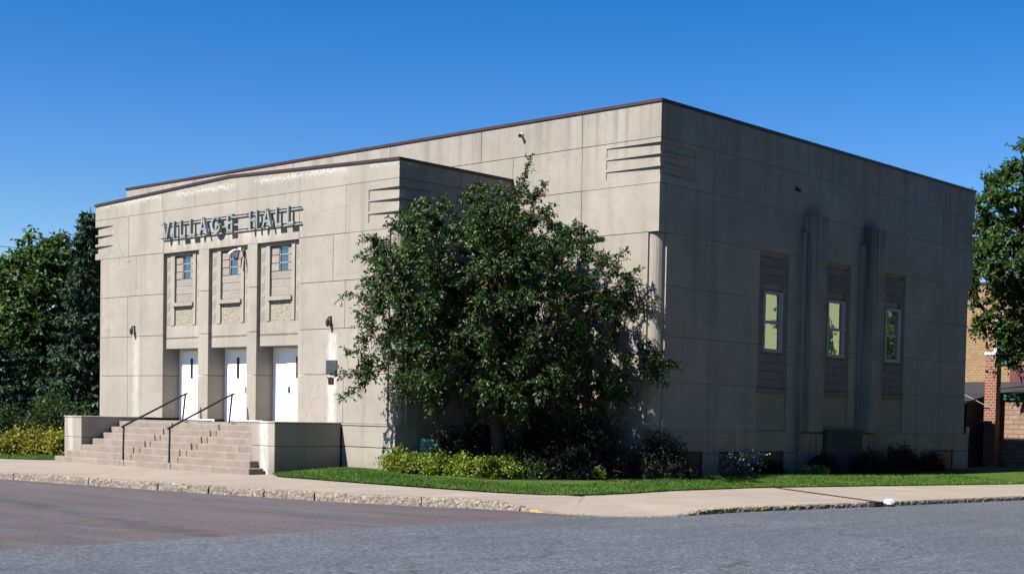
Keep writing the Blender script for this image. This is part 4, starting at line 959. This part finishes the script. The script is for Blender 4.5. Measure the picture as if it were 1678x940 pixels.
# ---------------------------------------------------------------- bench
bn = empty('park_bench', (.65, .75, -1.33), 'green slatted bench half hidden behind the lime shrubs at the block corner', 'bench')
bd = Vector((.86, .5, 0)); bnrm = Vector((.5, -.86, 0)); c0 = Vector((.95, .75, -1.33))
for k in range(4):
    c = c0+bnrm*(-.22+k*.13)+Vector((0, 0, .44)); MB().obox(c, bd*.62, bnrm*.055, (0, 0, .018)).build('seat_slat', MT['bench'], bn)
for k in range(4):
    c = c0-bnrm*(.30+.025*k)+Vector((0, 0, .56+k*.12)); MB().obox(c, bd*.62, bnrm*.015, (0, 0, .05)).build('back_slat', MT['bench'], bn)
for s in (-.5, .5):
    lg = MB(); q = c0+bd*s
    lg.tube([q+bnrm*.18, q+bnrm*.18+Vector((0, 0, .43))], .025, 6); lg.tube([q-bnrm*.25, q-bnrm*.28+Vector((0, 0, .5)), q-bnrm*.42+Vector((0, 0, .98))], .025, 6); lg.tube([q+bnrm*.2+Vector((0, 0, .40)), q-bnrm*.28+Vector((0, 0, .40))], .02, 6)
    lg.build('leg', MT['dark'], bn)

# ---------------------------------------------------------------- far right: brick building, annex, chimney, shed
yb = empty('brick_building', (6, 44, -1.5), 'yellow brick building with white framed window behind the right end of the hall', 'building')
YF = 40.0
WX0, WX1, WZ0, WZ1 = -.86, .22, 3.55, 5.95
m = MB(); m.box(-8, WX0, YF, YF+10, -1.5, 7.4); m.box(WX0+.001, WX1, YF, YF+10, -1.5, WZ0); m.box(WX0+.001, WX1, YF, YF+10, WZ1, 7.4); m.box(WX1+.001, 16, YF, YF+10, -1.5, 7.4); m.build('wall', MT['ybrick'], yb)
B('parapet_cap', MT['coping'], yb, -8.05, 16.05, YF-.05, YF+.3, 7.402, 7.52)
wn = MB()
for x0, x1 in ((WX0+.002, WX0+.13), (WX1-.13, WX1-.002)): wn.box(x0, x1, YF-.03, YF+.12, WZ0+.002, WZ1-.002)
wn.box(WX0+.131, WX1-.131, YF-.02, YF+.11, 4.68, 4.78); wn.box(WX0+.131, WX1-.131, YF-.02, YF+.11, WZ1-.12, WZ1-.003)
wn = wn.build('window', MT['cap'], yb)
B('pane', MT['glass'], wn, WX0+.132, WX1-.132, YF+.05, YF+.08, WZ0+.01, 4.679); B('pane', MT['glass'], wn, WX0+.132, WX1-.132, YF+.05, YF+.08, 4.781, WZ1-.121)
B('sill', MT['fascia'], yb, WX0-.05, WX1+.05, YF-.10, YF-.031, WZ0-.14, WZ0)
B('door_panel', MT['maroon'], yb, .02, 6.5, YF-.05, YF-.002, 2.4, 3.40)
an = empty('stone_annex', (8, 36, -1.5), 'low annex of rough pink stone with green fascia and black roof', 'annex')
B('wall', MT['stone'], an, 3.30, 14, 32.4, 39.9, -1.6, 1.50)
B('fascia', MT['fascia'], an, 3.25, 14.05, 32.3, 32.45, 1.502, 1.74)
m = MB(); m.add([(-6,33.2,1.62),(14.1,32.25,1.75),(14.1,39.98,2.42),(-6,39.98,2.42),(-6,33.2,1.76),(14.1,32.25,1.88),(14.1,39.98,2.54),(-6,39.98,2.54)], [(0,3,2,1),(4,5,6,7),(0,1,5,4),(1,2,6,5),(2,3,7,6),(3,0,4,7)]); m.build('roof', MT['roof'], an)
ch = empty('brick_chimney', (2.9, 32.1, -1.5), 'square red brick chimney with pale cap right of the hall', 'chimney')
B('shaft', MT['rbrick'], ch, 2.62, 3.16, 31.8, 32.24, -1.55, 3.45)
B('cap', MT['cap'], ch, 2.58, 3.20, 31.76, 32.28, 3.452, 3.57); B('ledge', MT['rbrick'], ch, 2.28, 3.0, 31.68, 31.797, .45, .57)
sh = empty('garden_shed', (1.2, 31.5, -1.5), 'small dark shed with a white roof edge tucked behind the hall', 'shed')
B('wall', MT['shed'], sh, -1.0, 2.2, 31.0, 33.0, -1.55, 1.3)
m = MB(); m.add([(-1.2,30.6,1.30),(2.35,30.6,1.30),(2.35,33.1,1.72),(-1.2,33.1,1.72),(-1.2,30.6,1.36),(2.35,30.6,1.36),(2.35,33.1,1.78),(-1.2,33.1,1.78)], [(0,3,2,1),(4,5,6,7),(0,1,5,4),(1,2,6,5),(2,3,7,6),(3,0,4,7)]); m.build('roof', MT['roof'], sh)
B('roof_edge', MT['cap'], sh, -1.2, 2.35, 30.56, 30.598, 1.28, 1.40); B('bracket', MT['cap'], sh, 2.205, 2.30, 30.93, 31.1, .0, .28)
# street lamp style bracket and wires
lp = empty('yard_lamp', (2.0, 31.6, 2.0), 'thin pole lamp slanting from the brick chimney over the shed', 'lamp')
MB().tube([(2.9, 31.75, 1.15), (1.35, 31.1, 2.0)], .02, 6).build('pole', MT['galv'], lp); MB().tube([(1.42, 31.12, 1.96), (1.22, 31.05, 2.1)], [.05, .09], 8).build('lamp_head', MT['cap'], lp)
wr = MB().tube([(-36, -9, 7.4), (-28.9, 1.1, 7.15), (-28.1, 4.5, 7.12), (-30, 30, 7.3)], .012, 5).build('overhead_wire', MT['dark']); tag(wr, 'thin dark overhead wire running into the trees at the left', 'wire')
wr = MB().tube([(3.1, 32.0, 1.95), (9, 31.0, 2.5), (20, 28, 3.4)], .02, 5).build('overhead_wire', MT['dark']); tag(wr, 'thin dark wire from the brick chimney over the green fascia', 'wire')

# ---------------------------------------------------------------- across the side street: what the side windows mirror
hm = empty('neighbour_house', (38, 62, -1.5), 'pale yellow house across the side street, mirrored in the shaded windows', 'house')
B('wall', MT['siding'], hm, 30.6, 46, 58, 68, -1.5, 10.5)
m = MB(); m.add([(30.2,57.6,10.5),(46.4,57.6,10.5),(46.4,68.4,10.5),(30.2,68.4,10.5),(34,63,14),(42,63,14)], [(0,1,5,4),(1,2,5),(2,3,4,5),(3,0,4),(3,2,1,0)]); m.build('roof', MT['roof'], hm)
broadleaf('offcamera_tree', (27.8, 60, -1.5), 4, .3, [(27.8,60,8,3.0,2),(27.5,59,5,2.4,2),(28,61,11,2.4,2),(27,58.5,3,2,1)], 200, .4, 8, 1.0, 8, MT['maple'], 'leafy tree across the side street, mirrored in the farthest side window')
broadleaf('offcamera_tree', (33.2, 55, -1.5), 4, .2, [(33.4,55,8.6,1.2,.6),(33.7,55,7.2,.9,.5)], 60, .35, 8, .7, 8, MT['maple'], 'small leafy tree before the pale yellow house, mirrored in the middle side window')

# ---------------------------------------------------------------- unseen trees added across the side street to keep low sky off the side wall
def copy_thing(t, loc, rz, label, s=1.0):
    c = t.copy(); COL.objects.link(c); c.location = loc; c.rotation_euler.z = rz; c.scale = (s, s, s); c['label'] = label
    for k in t.children: q = k.copy(); COL.objects.link(q); q.parent = c; q.matrix_parent_inverse = k.matrix_parent_inverse.copy()
    return c
sky_block_tree = broadleaf('offcamera_tree', (29.5, 3, -1.6), 5, .45, [(29.5,3,9,5.2,2),(28.5,-1,8,4.2,2),(30.5,7,8,4.2,2),(29.5,3,14,4.4,2),(29,2,4.5,3.8,2),(29.5,3,18,2.6,1)], 560, .52, 12, 1.4, 9, MT['maple'], 'huge unseen tree added to block low sky, opposite the hall corner')
for i, (y, rz, sc_, lab) in enumerate(((13, 2.1, 1.0, 'huge unseen tree added to block low sky, opposite the first side window'), (22.5, 3.3, 1.05, 'huge unseen tree added to block low sky, opposite the buttress fins'), (31, 4.4, .9, 'huge unseen tree added to block low sky, beyond the far end of the hall'))):
    copy_thing(sky_block_tree, (36.5 if y == 31 else 33.5 if y < 0 else 29.5, y, -1.6), rz, lab, sc_)
